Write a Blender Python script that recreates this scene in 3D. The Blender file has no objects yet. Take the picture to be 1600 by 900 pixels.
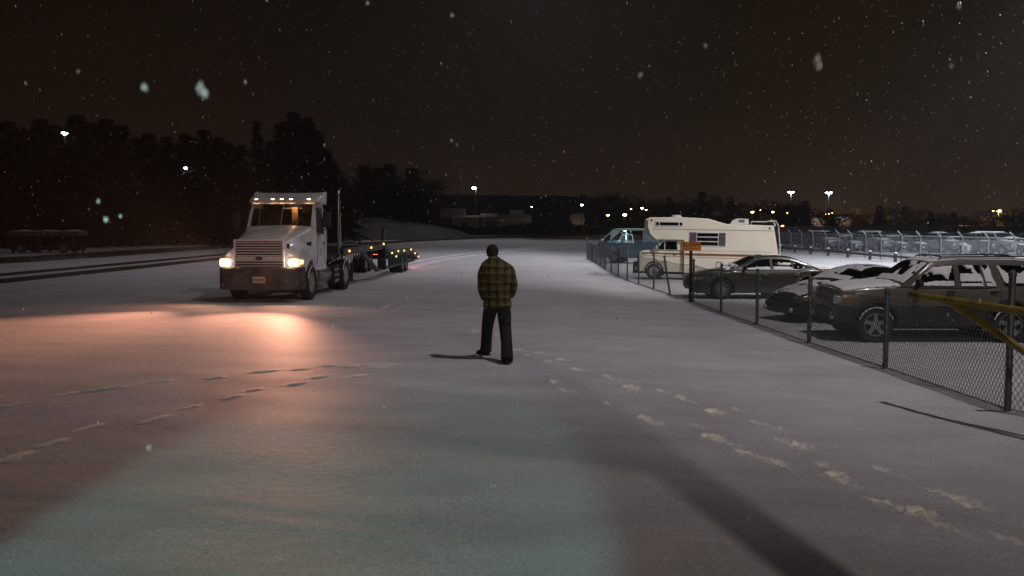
import bpy, bmesh, math, random
import numpy as np
from mathutils import Vector, Matrix, noise
random.seed(7); np.random.seed(7)
S = bpy.context.scene
COL = S.collection
R = math.radians

# ------------------------------------------------------------------ camera, world, lights, exposure
CAM_H, FPX, HOR = 2.15, 1400.0, 353.0
PITCH = math.atan((450 - HOR) / FPX)
cd = bpy.data.cameras.new('camera'); cam = bpy.data.objects.new('camera', cd); COL.objects.link(cam)
cam.location = (0, 0, CAM_H); cam.rotation_euler = (math.pi / 2 - PITCH, 0, 0)
cd.sensor_width = 36; cd.lens = FPX / 1600 * 36; cd.clip_end = 5000; cd.clip_start = 0.05
cd.dof.use_dof = True; cd.dof.focus_distance = 22; cd.dof.aperture_fstop = 2.8
S.camera = cam
S.view_settings.view_transform = 'Standard'; S.view_settings.look = 'None'
S.view_settings.exposure = 0; S.view_settings.gamma = 1
S.cycles.use_denoising = True
S.cycles.max_bounces = 5; S.cycles.diffuse_bounces = 2; S.cycles.glossy_bounces = 3
S.cycles.sample_clamp_indirect = 3

W = bpy.data.worlds.new('World'); S.world = W; W.use_nodes = True
wn, wl = W.node_tree.nodes, W.node_tree.links
bg = wn['Background']
tc = wn.new('ShaderNodeTexCoord'); sx = wn.new('ShaderNodeSeparateXYZ'); wl.new(tc.outputs['Generated'], sx.inputs[0])
rp = wn.new('ShaderNodeValToRGB'); wl.new(sx.outputs['Z'], rp.inputs[0])
e = rp.color_ramp.elements
e[0].position = 0.0; e[0].color = (0.0200, 0.0125, 0.0080, 1)
e[1].position = 0.5; e[1].color = (0.0046, 0.0031, 0.0022, 1)
q = rp.color_ramp.elements.new(0.12); q.color = (0.0118, 0.0076, 0.0049, 1)
mr = wn.new('ShaderNodeMapRange'); wl.new(sx.outputs['X'], mr.inputs[0])
mr.inputs[1].default_value = -0.9; mr.inputs[2].default_value = 0.25; mr.inputs[3].default_value = 0.35; mr.inputs[4].default_value = 1.0
nz = wn.new('ShaderNodeTexNoise'); nz.inputs['Scale'].default_value = 2.2; nz.inputs['Detail'].default_value = 3
wl.new(tc.outputs['Generated'], nz.inputs['Vector'])
mm = wn.new('ShaderNodeMath'); mm.operation = 'MULTIPLY_ADD'; wl.new(nz.outputs[0], mm.inputs[0]); mm.inputs[1].default_value = 0.5; mm.inputs[2].default_value = 0.75
m2 = wn.new('ShaderNodeMath'); m2.operation = 'MULTIPLY'; wl.new(mm.outputs[0], m2.inputs[0]); wl.new(mr.outputs[0], m2.inputs[1])
wl.new(rp.outputs[0], bg.inputs[0]); wl.new(m2.outputs[0], bg.inputs[1])

def lamp(name, kind, loc, power, color, size=0.3, target=None, angle=None, blend=0.2):
    d = bpy.data.lights.new(name, kind); o = bpy.data.objects.new(name, d); COL.objects.link(o)
    o.location = loc; d.energy = power; d.color = color
    if kind in ('POINT', 'SPOT'): d.shadow_soft_size = size
    if kind == 'SPOT': d.spot_size = angle; d.spot_blend = blend
    if target is not None:
        o.rotation_euler = (Vector(target) - Vector(loc)).to_track_quat('-Z', 'Y').to_euler()
    return o
# lamps of the place outside the frame, plus two added fills for the far snow
lamp('yard_light', 'SPOT', (9.6, 10.6, 20), 6000, (1.0, 0.91, 0.95), 0.3, (5.0, 20.5, 0), R(89), 1.0)
lamp('lot_light', 'SPOT', (15.5, 26, 13), 9500, (1.0, 0.95, 0.94), 0.3, (12.0, 36.5, 0), R(86), 0.9)
lamp('lot_light', 'SPOT', (29, 44, 16), 32000, (0.90, 0.92, 1.0), 0.3, (26, 52, 0), R(112), 0.9)
lamp('lot_light', 'SPOT', (44, 62, 16), 18000, (0.90, 0.94, 1.0), 0.3, (38, 70, 0), R(130), 1.0)
lamp('far_fill', 'SPOT', (10.0, 56, 27), 17000, (0.97, 0.93, 1.0), 0.4, (-3, 56, 0), R(108), 1.0)  # added spot that brightens the ground past the fence; its source is unknown
lamp('far_fill', 'SPOT', (2.0, 135, 46), 14000, (0.97, 0.92, 1.0), 0.4, (-4, 120, 0), R(120), 1.0)  # added high spot so the far field does not stay dark
lamp('building_light', 'POINT', (4.4, -8, 9), 1900, (1.0, 0.86, 0.77), 0.2)
lamp('door_light', 'SPOT', (-1.38, -9.0, 5.0), 3300, (0.42, 1.0, 0.84), 0.05, (-1.38, 4.6, 0), R(16.6), 0.30)

# ------------------------------------------------------------------ helpers
def sstep(t):
    t = min(1, max(0, t)); return t * t * (3 - 2 * t)
def gz(x, y):
    return -0.2 * sstep((x - 0.5) / 5.0)
def G(px, py, dz=0.0):
    a = PITCH; u = (px - 800) / FPX; v = -(py - 450) / FPX
    d = Vector((u, math.cos(a) + v * math.sin(a), -math.sin(a) + v * math.cos(a)))
    p = Vector((0, 0, CAM_H)); t = 10
    for _ in range(30):
        q = p + d * t; t += (q.z - gz(q.x, q.y) - dz) / -d.z
    return p + d * t
def at(px, py, Y):
    """world point seen at a pixel, at depth Y"""
    a = PITCH; u = (px - 800) / FPX; v = -(py - 450) / FPX
    d = Vector((u, math.cos(a) + v * math.sin(a), -math.sin(a) + v * math.cos(a)))
    return Vector((0, 0, CAM_H)) + d * (Y / d.y)

MATS = {}
def mat(name, col, rough=0.5, metal=0.0, noise_amt=0.15, scale=8, bump=0.0, bscale=40, coat=0.0, emit=None, estr=0, col2=None, spec=None, alpha=None):
    if name in MATS: return MATS[name]
    m = bpy.data.materials.new(name); m.use_nodes = True; MATS[name] = m
    n, l = m.node_tree.nodes, m.node_tree.links; b = n['Principled BSDF']
    b.inputs['Roughness'].default_value = rough; b.inputs['Metallic'].default_value = metal
    if coat: b.inputs['Coat Weight'].default_value = coat; b.inputs['Coat Roughness'].default_value = 0.08
    if spec is not None: b.inputs['Specular IOR Level'].default_value = spec
    t = n.new('ShaderNodeTexCoord')
    nt = n.new('ShaderNodeTexNoise'); nt.inputs['Scale'].default_value = scale; nt.inputs['Detail'].default_value = 5
    l.new(t.outputs['Object'], nt.inputs['Vector'])
    mx = n.new('ShaderNodeMix'); mx.data_type = 'RGBA'
    c2 = col2 or tuple(min(1, c * (1 - noise_amt)) for c in col)
    mx.inputs[6].default_value = (*col, 1); mx.inputs[7].default_value = (*c2, 1)
    r = n.new('ShaderNodeValToRGB'); r.color_ramp.elements[0].position = 0.35; r.color_ramp.elements[1].position = 0.68
    l.new(nt.outputs[0], r.inputs[0]); l.new(r.outputs[0], mx.inputs[0]); l.new(mx.outputs[2], b.inputs['Base Color'])
    if bump:
        bt = n.new('ShaderNodeTexNoise'); bt.inputs['Scale'].default_value = bscale; bt.inputs['Detail'].default_value = 4
        l.new(t.outputs['Object'], bt.inputs['Vector'])
        bp = n.new('ShaderNodeBump'); bp.inputs['Strength'].default_value = bump; bp.inputs['Distance'].default_value = 0.02
        l.new(bt.outputs[0], bp.inputs['Height']); l.new(bp.outputs[0], b.inputs['Normal'])
    if emit:
        b.inputs['Emission Color'].default_value = (*emit, 1); b.inputs['Emission Strength'].default_value = estr
    return m

class MB:
    def __init__(s): s.v = []; s.f = []
    def add(s, v, f):
        o = len(s.v); s.v += [tuple(p) for p in v]; s.f += [tuple(i + o for i in q) for q in f]; return s
    def box(s, c, d, rot=None, bev=0.0):
        hx, hy, hz = d[0] / 2, d[1] / 2, d[2] / 2
        if bev > 0:
            bm = bmesh.new(); bmesh.ops.create_cube(bm, size=1)
            for v in bm.verts: v.co = Vector((v.co.x * d[0], v.co.y * d[1], v.co.z * d[2]))
            bmesh.ops.bevel(bm, geom=bm.edges[:], offset=min(bev, min(d) * 0.45), segments=2, affect='EDGES', profile=0.6)
            vs = [v.co.copy() for v in bm.verts]; bm.verts.index_update(); fs = [[v.index for v in f.verts] for f in bm.faces]; bm.free()
        else:
            vs = [Vector((x, y, z)) for x in (-hx, hx) for y in (-hy, hy) for z in (-hz, hz)]
            fs = [(0, 1, 3, 2), (4, 6, 7, 5), (0, 4, 5, 1), (2, 3, 7, 6), (0, 2, 6, 4), (1, 5, 7, 3)]
        M = rot.to_matrix() if rot is not None and hasattr(rot, 'to_matrix') else rot
        vs = [((M @ v) if M is not None else v) + Vector(c) for v in vs]
        return s.add(vs, fs)
    def bar(s, a, b, w, h=None):
        a, b = Vector(a), Vector(b); h = h or w; d = b - a; L = d.length
        if L < 1e-6: return s
        qd = d.to_track_quat('Z', 'Y'); return s.box((a + b) / 2, (w, h, L), qd)
    def tube(s, pts, r, n=8, cap=True):
        pts = [Vector(p) for p in pts]; rs = r if isinstance(r, (list, tuple)) else [r] * len(pts)
        vs = []; up = Vector((0, 0, 1))
        for i, p in enumerate(pts):
            d = (pts[min(i + 1, len(pts) - 1)] - pts[max(i - 1, 0)]).normalized()
            if i == 0:
                ux = d.orthogonal().normalized()
            else:
                ux = (ux - d * ux.dot(d)).normalized()
            uy = d.cross(ux)
            for k in range(n):
                a = 2 * math.pi * k / n; vs.append(p + (ux * math.cos(a) + uy * math.sin(a)) * rs[i])
        fs = []
        for i in range(len(pts) - 1):
            for k in range(n):
                fs.append((i * n + k, i * n + (k + 1) % n, (i + 1) * n + (k + 1) % n, (i + 1) * n + k))
        if cap: fs += [tuple(range(n - 1, -1, -1)), tuple(range((len(pts) - 1) * n, len(pts) * n))]
        return s.add(vs, fs)
    def loft(s, rings, closed=True, cap=True):
        n = len(rings[0]); vs = [p for r in rings for p in r]; fs = []
        for i in range(len(rings) - 1):
            for k in range(n if closed else n - 1):
                k2 = (k + 1) % n; fs.append((i * n + k, i * n + k2, (i + 1) * n + k2, (i + 1) * n + k))
        if cap: fs += [tuple(range(n - 1, -1, -1)), tuple(range((len(rings) - 1) * n, len(rings) * n))]
        return s.add(vs, fs)
    def prism(s, poly, y0, y1):
        """polygon in (x,z), from y0 to y1 (numbers or functions of z)"""
        f0 = y0 if callable(y0) else (lambda z: y0); f1 = y1 if callable(y1) else (lambda z: y1)
        n = len(poly); vs = [(x, f0(z), z) for x, z in poly] + [(x, f1(z), z) for x, z in poly]
        fs = [tuple(range(n)), tuple(range(2 * n - 1, n - 1, -1))] + [(i, i + n, (i + 1) % n + n, (i + 1) % n) for i in range(n)]
        return s.add(vs, fs)
    def lathe(s, prof, n=24, c=(0, 0, 0), axis='y'):
        vs = []; m = len(prof)
        for k in range(n):
            a = 2 * math.pi * k / n
            for r, h in prof:
                p = (r * math.cos(a), h, r * math.sin(a)) if axis == 'y' else (r * math.cos(a), r * math.sin(a), h)
                vs.append((p[0] + c[0], p[1] + c[1], p[2] + c[2]))
        fs = [(k * m + i, k * m + i + 1, ((k + 1) % n) * m + i + 1, ((k + 1) % n) * m + i) for k in range(n) for i in range(m - 1)]
        return s.add(vs, fs)
    def grid(s, P, nu, nv):
        vs = [P(i / nu, j / nv) for i in range(nu + 1) for j in range(nv + 1)]
        fs = [(i * (nv + 1) + j, (i + 1) * (nv + 1) + j, (i + 1) * (nv + 1) + j + 1, i * (nv + 1) + j + 1) for i in range(nu) for j in range(nv)]
        return s.add(vs, fs)
    def build(s, name, m, parent=None, smooth=False, bev=0.0, fix=True, loc=None):
        me = bpy.data.meshes.new(name); me.from_pydata(s.v, [], s.f); me.materials.append(m)
        if fix:
            bm = bmesh.new(); bm.from_mesh(me); bmesh.ops.recalc_face_normals(bm, faces=bm.faces[:]); bm.to_mesh(me); bm.free()
        me.validate(); me.update()
        if smooth:
            me.polygons.foreach_set('use_smooth', [True] * len(me.polygons))
            me.set_sharp_from_angle(angle=R(38))
        o = bpy.data.objects.new(name, me); COL.objects.link(o)
        if parent: o.parent = parent
        if loc: o.location = loc
        if bev:
            b = o.modifiers.new('bevel', 'BEVEL'); b.width = bev; b.segments = 2; b.limit_method = 'ANGLE'; b.angle_limit = R(40)
        return o
def empty(name, loc, rz=0, label=None, cat=None, group=None, rx=0, ry=0):
    o = bpy.data.objects.new(name, None); COL.objects.link(o); o.location = loc; o.rotation_euler = (rx, ry, rz)
    o.empty_display_size = 0.3
    return tag(o, label, cat, group)
def tag(o, label=None, cat=None, group=None, kind=None):
    if label: o['label'] = label
    if cat: o['category'] = cat
    if group: o['group'] = group
    if kind: o['kind'] = kind
    return o
KIDS = {}
def copy_tree(o, parent=None):
    c = o.copy(); COL.objects.link(c)
    if parent: c.parent = parent
    for ch in [x for x in COL.objects if x.parent == o]: copy_tree(ch, c)
    return c
def apply_mods(o):
    dg = bpy.context.evaluated_depsgraph_get(); me = bpy.data.meshes.new_from_object(o.evaluated_get(dg))
    o.modifiers.clear(); o.data = me; return o
def interp(tab, x):
    """tab sorted by falling or rising x"""
    t = sorted(tab); 
    if x <= t[0][0]: return t[0][1]
    for (a, fa), (b, fb) in zip(t, t[1:]):
        if x <= b: return fa + (fb - fa) * (x - a) / (b - a if b > a else 1)
    return t[-1][1]

# ------------------------------------------------------------------ materials
def snow_mat(name, col=(0.66, 0.665, 0.68), bump=0.35, sc=18):
    return mat(name, col, 0.62, 0, 0.10, 3.0, bump, sc)
SNOW = snow_mat('snow'); SNOWF = mat('snow_fine', (0.74, 0.74, 0.76), 0.6, 0, 0.08, 9, 0.5, 60)
BLACKP = mat('black_plastic', (0.018, 0.018, 0.02), 0.55, 0, 0.3, 20)
RUB = mat('tyre_rubber', (0.016, 0.016, 0.017), 0.8, 0, 0.3, 30, 0.3, 60)
CHR = mat('chrome', (0.55, 0.55, 0.56), 0.22, 1.0, 0.2, 12)
ALU = mat('dull_alloy', (0.42, 0.42, 0.43), 0.38, 0.8, 0.3, 14)
STEEL = mat('galvanised_steel', (0.13, 0.15, 0.155), 0.5, 0.55, 0.35, 22)
WIRE = mat('fence_wire', (0.16, 0.175, 0.18), 0.5, 0.5, 0.3, 22)
GLASS = mat('dark_window_glass', (0.006, 0.007, 0.008), 0.08, 0, 0.2, 4, spec=0.6)
UNDER = mat('dark_underbody', (0.010, 0.010, 0.011), 0.8, 0, 0.3, 12)
LENS = mat('lamp_lens', (0.55, 0.55, 0.56), 0.12, 0.3, 0.2, 30)
AMBER = mat('amber_lens', (0.30, 0.13, 0.05), 0.2, 0, 0.2, 30)
REDL = mat('red_lens', (0.35, 0.01, 0.01), 0.2, 0, 0.2, 30)
def glass_clear():
    m = bpy.data.materials.new('clear_window_glass'); m.use_nodes = True
    n, l = m.node_tree.nodes, m.node_tree.links; n.remove(n['Principled BSDF'])
    g = n.new('ShaderNodeBsdfGlossy'); g.inputs['Roughness'].default_value = 0.05; g.inputs[0].default_value = (0.8, 0.8, 0.8, 1)
    t = n.new('ShaderNodeBsdfTransparent'); t.inputs[0].default_value = (0.62, 0.62, 0.62, 1)
    f = n.new('ShaderNodeFresnel'); f.inputs[0].default_value = 1.5
    x = n.new('ShaderNodeMixShader'); l.new(f.outputs[0], x.inputs[0]); l.new(t.outputs[0], x.inputs[1]); l.new(g.outputs[0], x.inputs[2])
    l.new(x.outputs[0], n['Material Output'].inputs[0]); return m
CGLASS = glass_clear()

# ------------------------------------------------------------------ ground (snow sheet with footprints)
prints = []   # x, y, angle, half length, half width, depth, pack
def add_print(p, ang, L=0.15, Wd=0.05, dep=0.035, pack_lit=0.7): prints.append((p.x, p.y, ang, L, Wd, dep, pack_lit))
def trail(pix, L, Wd, dep, pack_lit, jit=0.1):
    P = [G(*p) for p in pix]
    for i, p in enumerate(P):
        a, b = P[max(0, i - 2)], P[min(len(P) - 1, i + 2)]
        d = b - a; add_print(p, math.atan2(d.y, d.x) + random.uniform(-jit, jit), L * random.uniform(0.85, 1.2), Wd * random.uniform(.85, 1.15), dep, pack_lit * random.uniform(0.6, 1.1))
trail([(15, 634), (100, 617), (152, 610), (178, 607), (245, 597), (338, 590), (403, 581), (420, 579), (468, 577), (515, 572), (545, 573), (578, 571), (592, 574), (606, 570)], .15, .034, -.012, 1.2)  # long trails: extra whiteness stands for light caught on tossed snow
trail([(8, 716), (30, 712), (80, 691), (137, 667), (242, 655), (297, 636), (365, 620), (395, 609), (461, 599), (497, 589), (562, 586)], .15, .034, -.012, 1.3)
trail([(605, 478), (622, 484), (640, 490), (652, 487), (668, 495), (680, 500), (700, 504), (722, 512), (745, 517), (770, 524)], .15, .06, .03, .4)
trail([(812, 548), (828, 556), (845, 552), (862, 566), (880, 562), (905, 578)], .14, .06, .035, .5)
for x, y, L, w, k in [(868, 598, .12, .05, .8), (888, 613, .2, .05, .8), (955, 592, .2, .05, .7), (985, 607, .12, .09, .9), (1015, 658, .2, .06, 1.0), (1070, 626, .2, .05, .7), (955, 632, .1, .05, .5),
                      (1115, 645, .1, .09, 1), (1112, 682, .1, .08, 1), (1135, 690, .18, .06, .6), (1195, 664, .2, .05, .7), (1180, 712, .24, .06, 1.0), (1225, 727, .16, .05, .5), (1250, 697, .1, .1, .9), (1225, 689, .14, .05, .5),
                      (1305, 744, .09, .09, 1), (1290, 728, .14, .05, .5), (1325, 755, .14, .05, .4), (1385, 735, .18, .05, .6), (1395, 793, .22, .05, 1.0), (1436, 803, .10, .10, 1), (1480, 826, .16, .05, .5), (1500, 780, .14, .07, .7), (1520, 790, .1, .08, .6), (1465, 768, .12, .04, .5), (1580, 846, .16, .05, .6), (1035, 612, .12, .05, .5), (1090, 665, .1, .04, .4), (1150, 640, .1, .04, .4)]:
    p = G(x, y); a = math.atan2(G(858, 590).y - G(1500, 820).y, G(858, 590).x - G(1500, 820).x)
    add_print(p, a + random.uniform(-.25, .25), L * .85, w * .68, .06 if k > .6 else .035, k * .95)
def axis(lo, hi, step, far_lo, far_hi, g=1.12):
    a = list(np.arange(lo, hi, step)); s = step; x = a[-1]
    while x < far_hi: s = s * g; x += s; a.append(x)
    s = step; x = a[0]; b = []
    while x > far_lo: s = s * g; x -= s; b.append(x)
    return np.array(b[::-1] + a)
xs = axis(-9.0, 8.2, 0.036, -900, 900); ys = axis(4.6, 15.4, 0.036, -60, 1500)
X, Y = np.meshgrid(xs, ys, indexing='ij')
def npstep(t): t = np.clip(t, 0, 1); return t * t * (3 - 2 * t)
Z = -0.2 * npstep((X - 0.5) / 5.0)
fade = npstep((X + 9.5) / 2) * npstep((9 - X) / 2) * npstep((Y - 3.0) / 2) * npstep((16.5 - Y) / 3)
rngz = 0.010 * np.sin(X * 0.9 + 0.6 * np.sin(Y * .7)) * np.sin(Y * 1.1 + 1.2) + 0.005 * np.sin(X * 2.3 + Y * 1.7) * np.sin(Y * 2.9 - X)
Z += rngz * fade
rough = np.random.rand(*X.shape)
for (x0, y0, sl, cv, xa, xb, dp) in [(2.0, 11.6, -.16, .018, 1.0, 8.0, .012), (2.0, 10.2, -.14, .020, 1.5, 8.0, .010), (-1.2, 7.6, -.36, .01, -1.6, 1.6, .012), (-1.8, 6.6, -.33, .01, -3.2, .6, .010), (-4.2, 7.0, -.25, .0, -5.5, -2.5, .010), (1.0, 9.2, -.10, .012, 1.0, 7.5, .010)]:
    yc = y0 + sl * (X - x0) + cv * (X - x0) ** 2; m_ = npstep((X - xa) / 1.2) * npstep((xb - X) / 1.2); d_ = (Y - yc) / .10
    Z += m_ * .28 * (-dp * np.exp(-d_ ** 2) + dp * .5 * np.exp(-((np.abs(d_) - 1.9) / .6) ** 2))
pack_lit = np.zeros_like(X)
for (px, py, an, L, Wd, dep, pk) in prints:
    i0, i1 = np.searchsorted(xs, [px - .6, px + .6]); j0, j1 = np.searchsorted(ys, [py - .6, py + .6])
    xx = X[i0:i1, j0:j1] - px; yy = Y[i0:i1, j0:j1] - py
    u = (xx * math.cos(an) + yy * math.sin(an)) / L; v = (-xx * math.sin(an) + yy * math.cos(an)) / Wd
    w = v * (1 + 0.35 * np.sin(u * 4 + px)); r = np.sqrt(u * u + w * w) + (rough[i0:i1, j0:j1] - .5) * .28
    Z[i0:i1, j0:j1] += -dep * npstep((1.15 - r) / 0.4) + abs(dep) * 0.45 * np.exp(-((r - 1.35) / 0.28) ** 2) * (0.5 + rough[i0:i1, j0:j1])
    pack_lit[i0:i1, j0:j1] = np.maximum(pack_lit[i0:i1, j0:j1], pk * npstep((1.7 - r) / 0.5))
nx, ny = len(xs), len(ys)
idx = np.arange(nx * ny).reshape(nx, ny)
quads = np.stack([idx[:-1, :-1], idx[1:, :-1], idx[1:, 1:], idx[:-1, 1:]], -1).reshape(-1, 4)
gm = bpy.data.meshes.new('ground'); gm.vertices.add(nx * ny); gm.vertices.foreach_set('co', np.stack([X, Y, Z], -1).ravel())
gm.loops.add(quads.size); gm.loops.foreach_set('vertex_index', quads.ravel().astype(np.int32))
gm.polygons.add(len(quads)); gm.polygons.foreach_set('loop_start', np.arange(0, quads.size, 4, dtype=np.int32)); gm.polygons.foreach_set('loop_total', np.full(len(quads), 4, np.int32))
gm.polygons.foreach_set('use_smooth', np.ones(len(quads), bool)); gm.update(calc_edges=True)
at_ = gm.attributes.new('pack_lit', 'FLOAT', 'POINT'); at_.data.foreach_set('value', pack_lit.ravel().astype(np.float32))
def ground_material():
    m = bpy.data.materials.new('fresh_snow'); m.use_nodes = True; n, l = m.node_tree.nodes, m.node_tree.links; b = n['Principled BSDF']
    b.inputs['Roughness'].default_value = 0.7
    g = n.new('ShaderNodeNewGeometry')
    def nt(s, d=4):
        t = n.new('ShaderNodeTexNoise'); t.inputs['Scale'].default_value = s; t.inputs['Detail'].default_value = d; l.new(g.outputs['Position'], t.inputs['Vector']); return t
    a = nt(0.35, 5); c = nt(55, 2)
    r = n.new('ShaderNodeValToRGB'); l.new(a.outputs[0], r.inputs[0])
    r.color_ramp.elements[0].position = .3; r.color_ramp.elements[0].color = (.52, .51, .53, 1)
    r.color_ramp.elements[1].position = .7; r.color_ramp.elements[1].color = (.61, .60, .63, 1)
    r2 = n.new('ShaderNodeMapRange'); l.new(c.outputs[0], r2.inputs[0]); r2.inputs[1].default_value = .3; r2.inputs[2].default_value = .7; r2.inputs[3].default_value = .72; r2.inputs[4].default_value = 1.22
    mu = n.new('ShaderNodeVectorMath'); mu.operation = 'SCALE'; l.new(r.outputs[0], mu.inputs[0]); l.new(r2.outputs[0], mu.inputs['Scale'])
    mp = n.new('ShaderNodeMapping'); mp.inputs['Scale'].default_value = (.7, 1.5, 1); l.new(g.outputs['Position'], mp.inputs[0])
    dn = n.new('ShaderNodeTexNoise'); dn.inputs['Scale'].default_value = .9; dn.inputs['Detail'].default_value = 7; dn.inputs['Roughness'].default_value = .62; l.new(mp.outputs[0], dn.inputs['Vector'])
    r3 = n.new('ShaderNodeMapRange'); l.new(dn.outputs[0], r3.inputs[0]); r3.inputs[1].default_value = .34; r3.inputs[2].default_value = .66; r3.inputs[3].default_value = .86; r3.inputs[4].default_value = 1.07
    mu2 = n.new('ShaderNodeVectorMath'); mu2.operation = 'SCALE'; l.new(mu.outputs[0], mu2.inputs[0]); l.new(r3.outputs[0], mu2.inputs['Scale']); mu = mu2
    at = n.new('ShaderNodeAttribute'); at.attribute_name = 'pack_lit'
    mx = n.new('ShaderNodeMix'); mx.data_type = 'RGBA'; mx.inputs[7].default_value = (.93, .88, .74, 1); l.new(at.outputs['Fac'], mx.inputs[0]); l.new(mu.outputs[0], mx.inputs[6])  # paler where snow is trodden, with caught light put into the colour
    l.new(mx.outputs[2], b.inputs['Base Color'])
    bn = nt(9, 8); bp = n.new('ShaderNodeBump'); bp.inputs['Strength'].default_value = .2; bp.inputs['Distance'].default_value = .03; l.new(bn.outputs[0], bp.inputs['Height']); l.new(bp.outputs[0], b.inputs['Normal'])
    return m
gm.materials.append(ground_material())
ground = bpy.data.objects.new('ground', gm); COL.objects.link(ground); tag(ground, kind='structure')

# road tracks
ASPH = mat('wet_asphalt', (0.022, 0.021, 0.020), 0.55, 0, 0.4, 0.7, 0.3, 12)
PACKED = mat('packed_snow', (0.90, 0.90, 0.92), 0.45, 0, 0.12, 2.2, 0.5, 10)
def strip(name, path, w, m, dz=0.006, n=160, wob=0.15, seed=0):
    """ribbon on the ground; path = [(x,y),...], w = width or [(t,w)]"""
    P = [Vector((x, y, 0)) for x, y in path]; L = [0]
    for a, b in zip(P, P[1:]): L.append(L[-1] + (b - a).length)
    def pt(t):
        d = t * L[-1]
        for i in range(len(P) - 1):
            if d <= L[i + 1] or i == len(P) - 2:
                u = (d - L[i]) / (L[i + 1] - L[i]); p0 = P[max(i - 1, 0)]; p1 = P[i]; p2 = P[i + 1]; p3 = P[min(i + 2, len(P) - 1)]
                return 0.5 * ((2 * p1) + (p2 - p0) * u + (2 * p0 - 5 * p1 + 4 * p2 - p3) * u * u + (3 * p1 - p0 - 3 * p2 + p3) * u ** 3)
    mb = MB(); vs = []
    for i in range(n + 1):
        t = i / n; p = pt(t); d = (pt(min(1, t + .002)) - pt(max(0, t - .002))).normalized(); nn = Vector((-d.y, d.x, 0))
        ww = interp(w, t) if isinstance(w, list) else w
        for sgn in (-1, 0, 1):
            q = p + nn * sgn * (ww / 2) * (1 + wob * noise.noise(Vector((t * 90 + seed, sgn * 7.1, seed)))); vs.append((q.x, q.y, gz(q.x, q.y) + dz))
    fs = [(i * 3 + k, i * 3 + k + 1, i * 3 + 4 + k, i * 3 + 3 + k) for i in range(n) for k in (0, 1)]
    mb.add(vs, fs); return tag(mb.build(name, m, fix=False, smooth=True), kind='structure')
strip('tyre_track', [(-21.8, 8), (-20.6, 24), (-19.9, 36), (-19.3, 58), (-18.4, 85), (-16, 113), (-8.5, 150), (6, 188), (32, 215), (90, 240)], 1.8, ASPH, seed=1)
strip('tyre_track', [(-25.5, 8), (-23.5, 26), (-22.5, 40), (-21.9, 62), (-21, 88), (-18.6, 117), (-11, 155), (3.5, 193), (30, 221), (90, 246)], 1.5, ASPH, seed=5)
strip('ditch', [(-35, 8), (-33.5, 40), (-31.5, 62), (-30.3, 95), (-27.5, 124), (-19, 164), (-4, 204), (24, 232), (90, 258)], [(0, 8), (.25, 6), (.5, 4.2), (1, 3)], ASPH, seed=9)
strip('tyre_track', [tuple(G(*p)[:2]) for p in [(600, 428), (640, 418), (680, 408.5), (740, 399), (800, 392.5), (860, 388), (925, 384.5), (1010, 381)]], 0.85, PACKED, .009, 220, .7, 3)
strip('tyre_track', [tuple(G(*p)[:2]) for p in [(600, 420), (640, 411), (680, 403.5), (740, 395), (800, 389.5), (860, 385.5), (925, 382.5), (1010, 379.5)]], 0.8, PACKED, .009, 220, .7, 4)

def berm(name, pix, h, w, m, n=80, dz=0):
    P = [G(*p) for p in pix]; mb = MB(); vs = []
    L = len(P) - 1
    for i in range(n + 1):
        t = i / n * L; k = min(int(t), L - 1); p = P[k].lerp(P[k + 1], t - k); hh = h * (.7 + .6 * abs(noise.noise(Vector((i * .35, 0, 1)))))
        for v, z in ((-1, -.05), (-.5, hh * .8), (0, hh), (.5, hh * .8), (1, -.05)): vs.append((p.x, p.y + v * w, z + dz))
    fs = [(i * 5 + k, i * 5 + k + 1, i * 5 + 6 + k, i * 5 + 5 + k) for i in range(n) for k in range(4)]
    return tag(mb.add(vs, fs).build(name, m, fix=False, smooth=True), kind='structure')
berm('verge', [(560, 383.5), (600, 381), (650, 377.5), (707, 374.8), (760, 372.4), (810, 370.6), (880, 369.4), (960, 368.6), (1100, 368.0)], .30, 1.5, mat('verge_dark', (.03, .027, .022), .9, 0, .4, .5))  # low dark berm along the far edge of the road
# far terrain: low wooded ridge and verge
DARKEARTH = mat('dark_scrub', (0.030, 0.026, 0.020), 0.9, 0, 0.5, 0.2, 0.8, 1.5)
def terrain(name, x0, x1, y0, y1, f, m, nu=90, nv=30):
    mb = MB(); mb.grid(lambda u, v: (x0 + (x1 - x0) * u, y0 + (y1 - y0) * v, f(x0 + (x1 - x0) * u, y0 + (y1 - y0) * v)), nu, nv)
    return tag(mb.build(name, m, fix=False, smooth=True), kind='structure')
def ridge(x, y):
    h = 14.5 * sstep((y - 262) / 80) * (1 - 0.62 * sstep((x - 10) / 90)) * (0.55 + .45 * sstep((x + 160) / 120))
    return h - 0.6 + 0.8 * noise.noise(Vector((x * .03, y * .03, 2)))
terrain('hill', -420, 700, 250, 620, ridge, DARKEARTH, 160, 40)
def bank(x, y):
    k = max(0, 1 - ((x + 25) / 19) ** 2 - ((y - 152) / 16) ** 2)
    return 3.3 * k ** .7 - 0.05 + .9 * noise.noise(Vector((x * .2, y * .2, 0))) * k
terrain('snow_bank', -45, -5, 135, 169, bank, mat('dimmed_snow', (.13, .12, .115), .8, 0, .6, .25, .8, 3, col2=(.06, .055, .05)), 60, 40)  # snow darkened in its own colour so the lit bank stays dim

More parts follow.
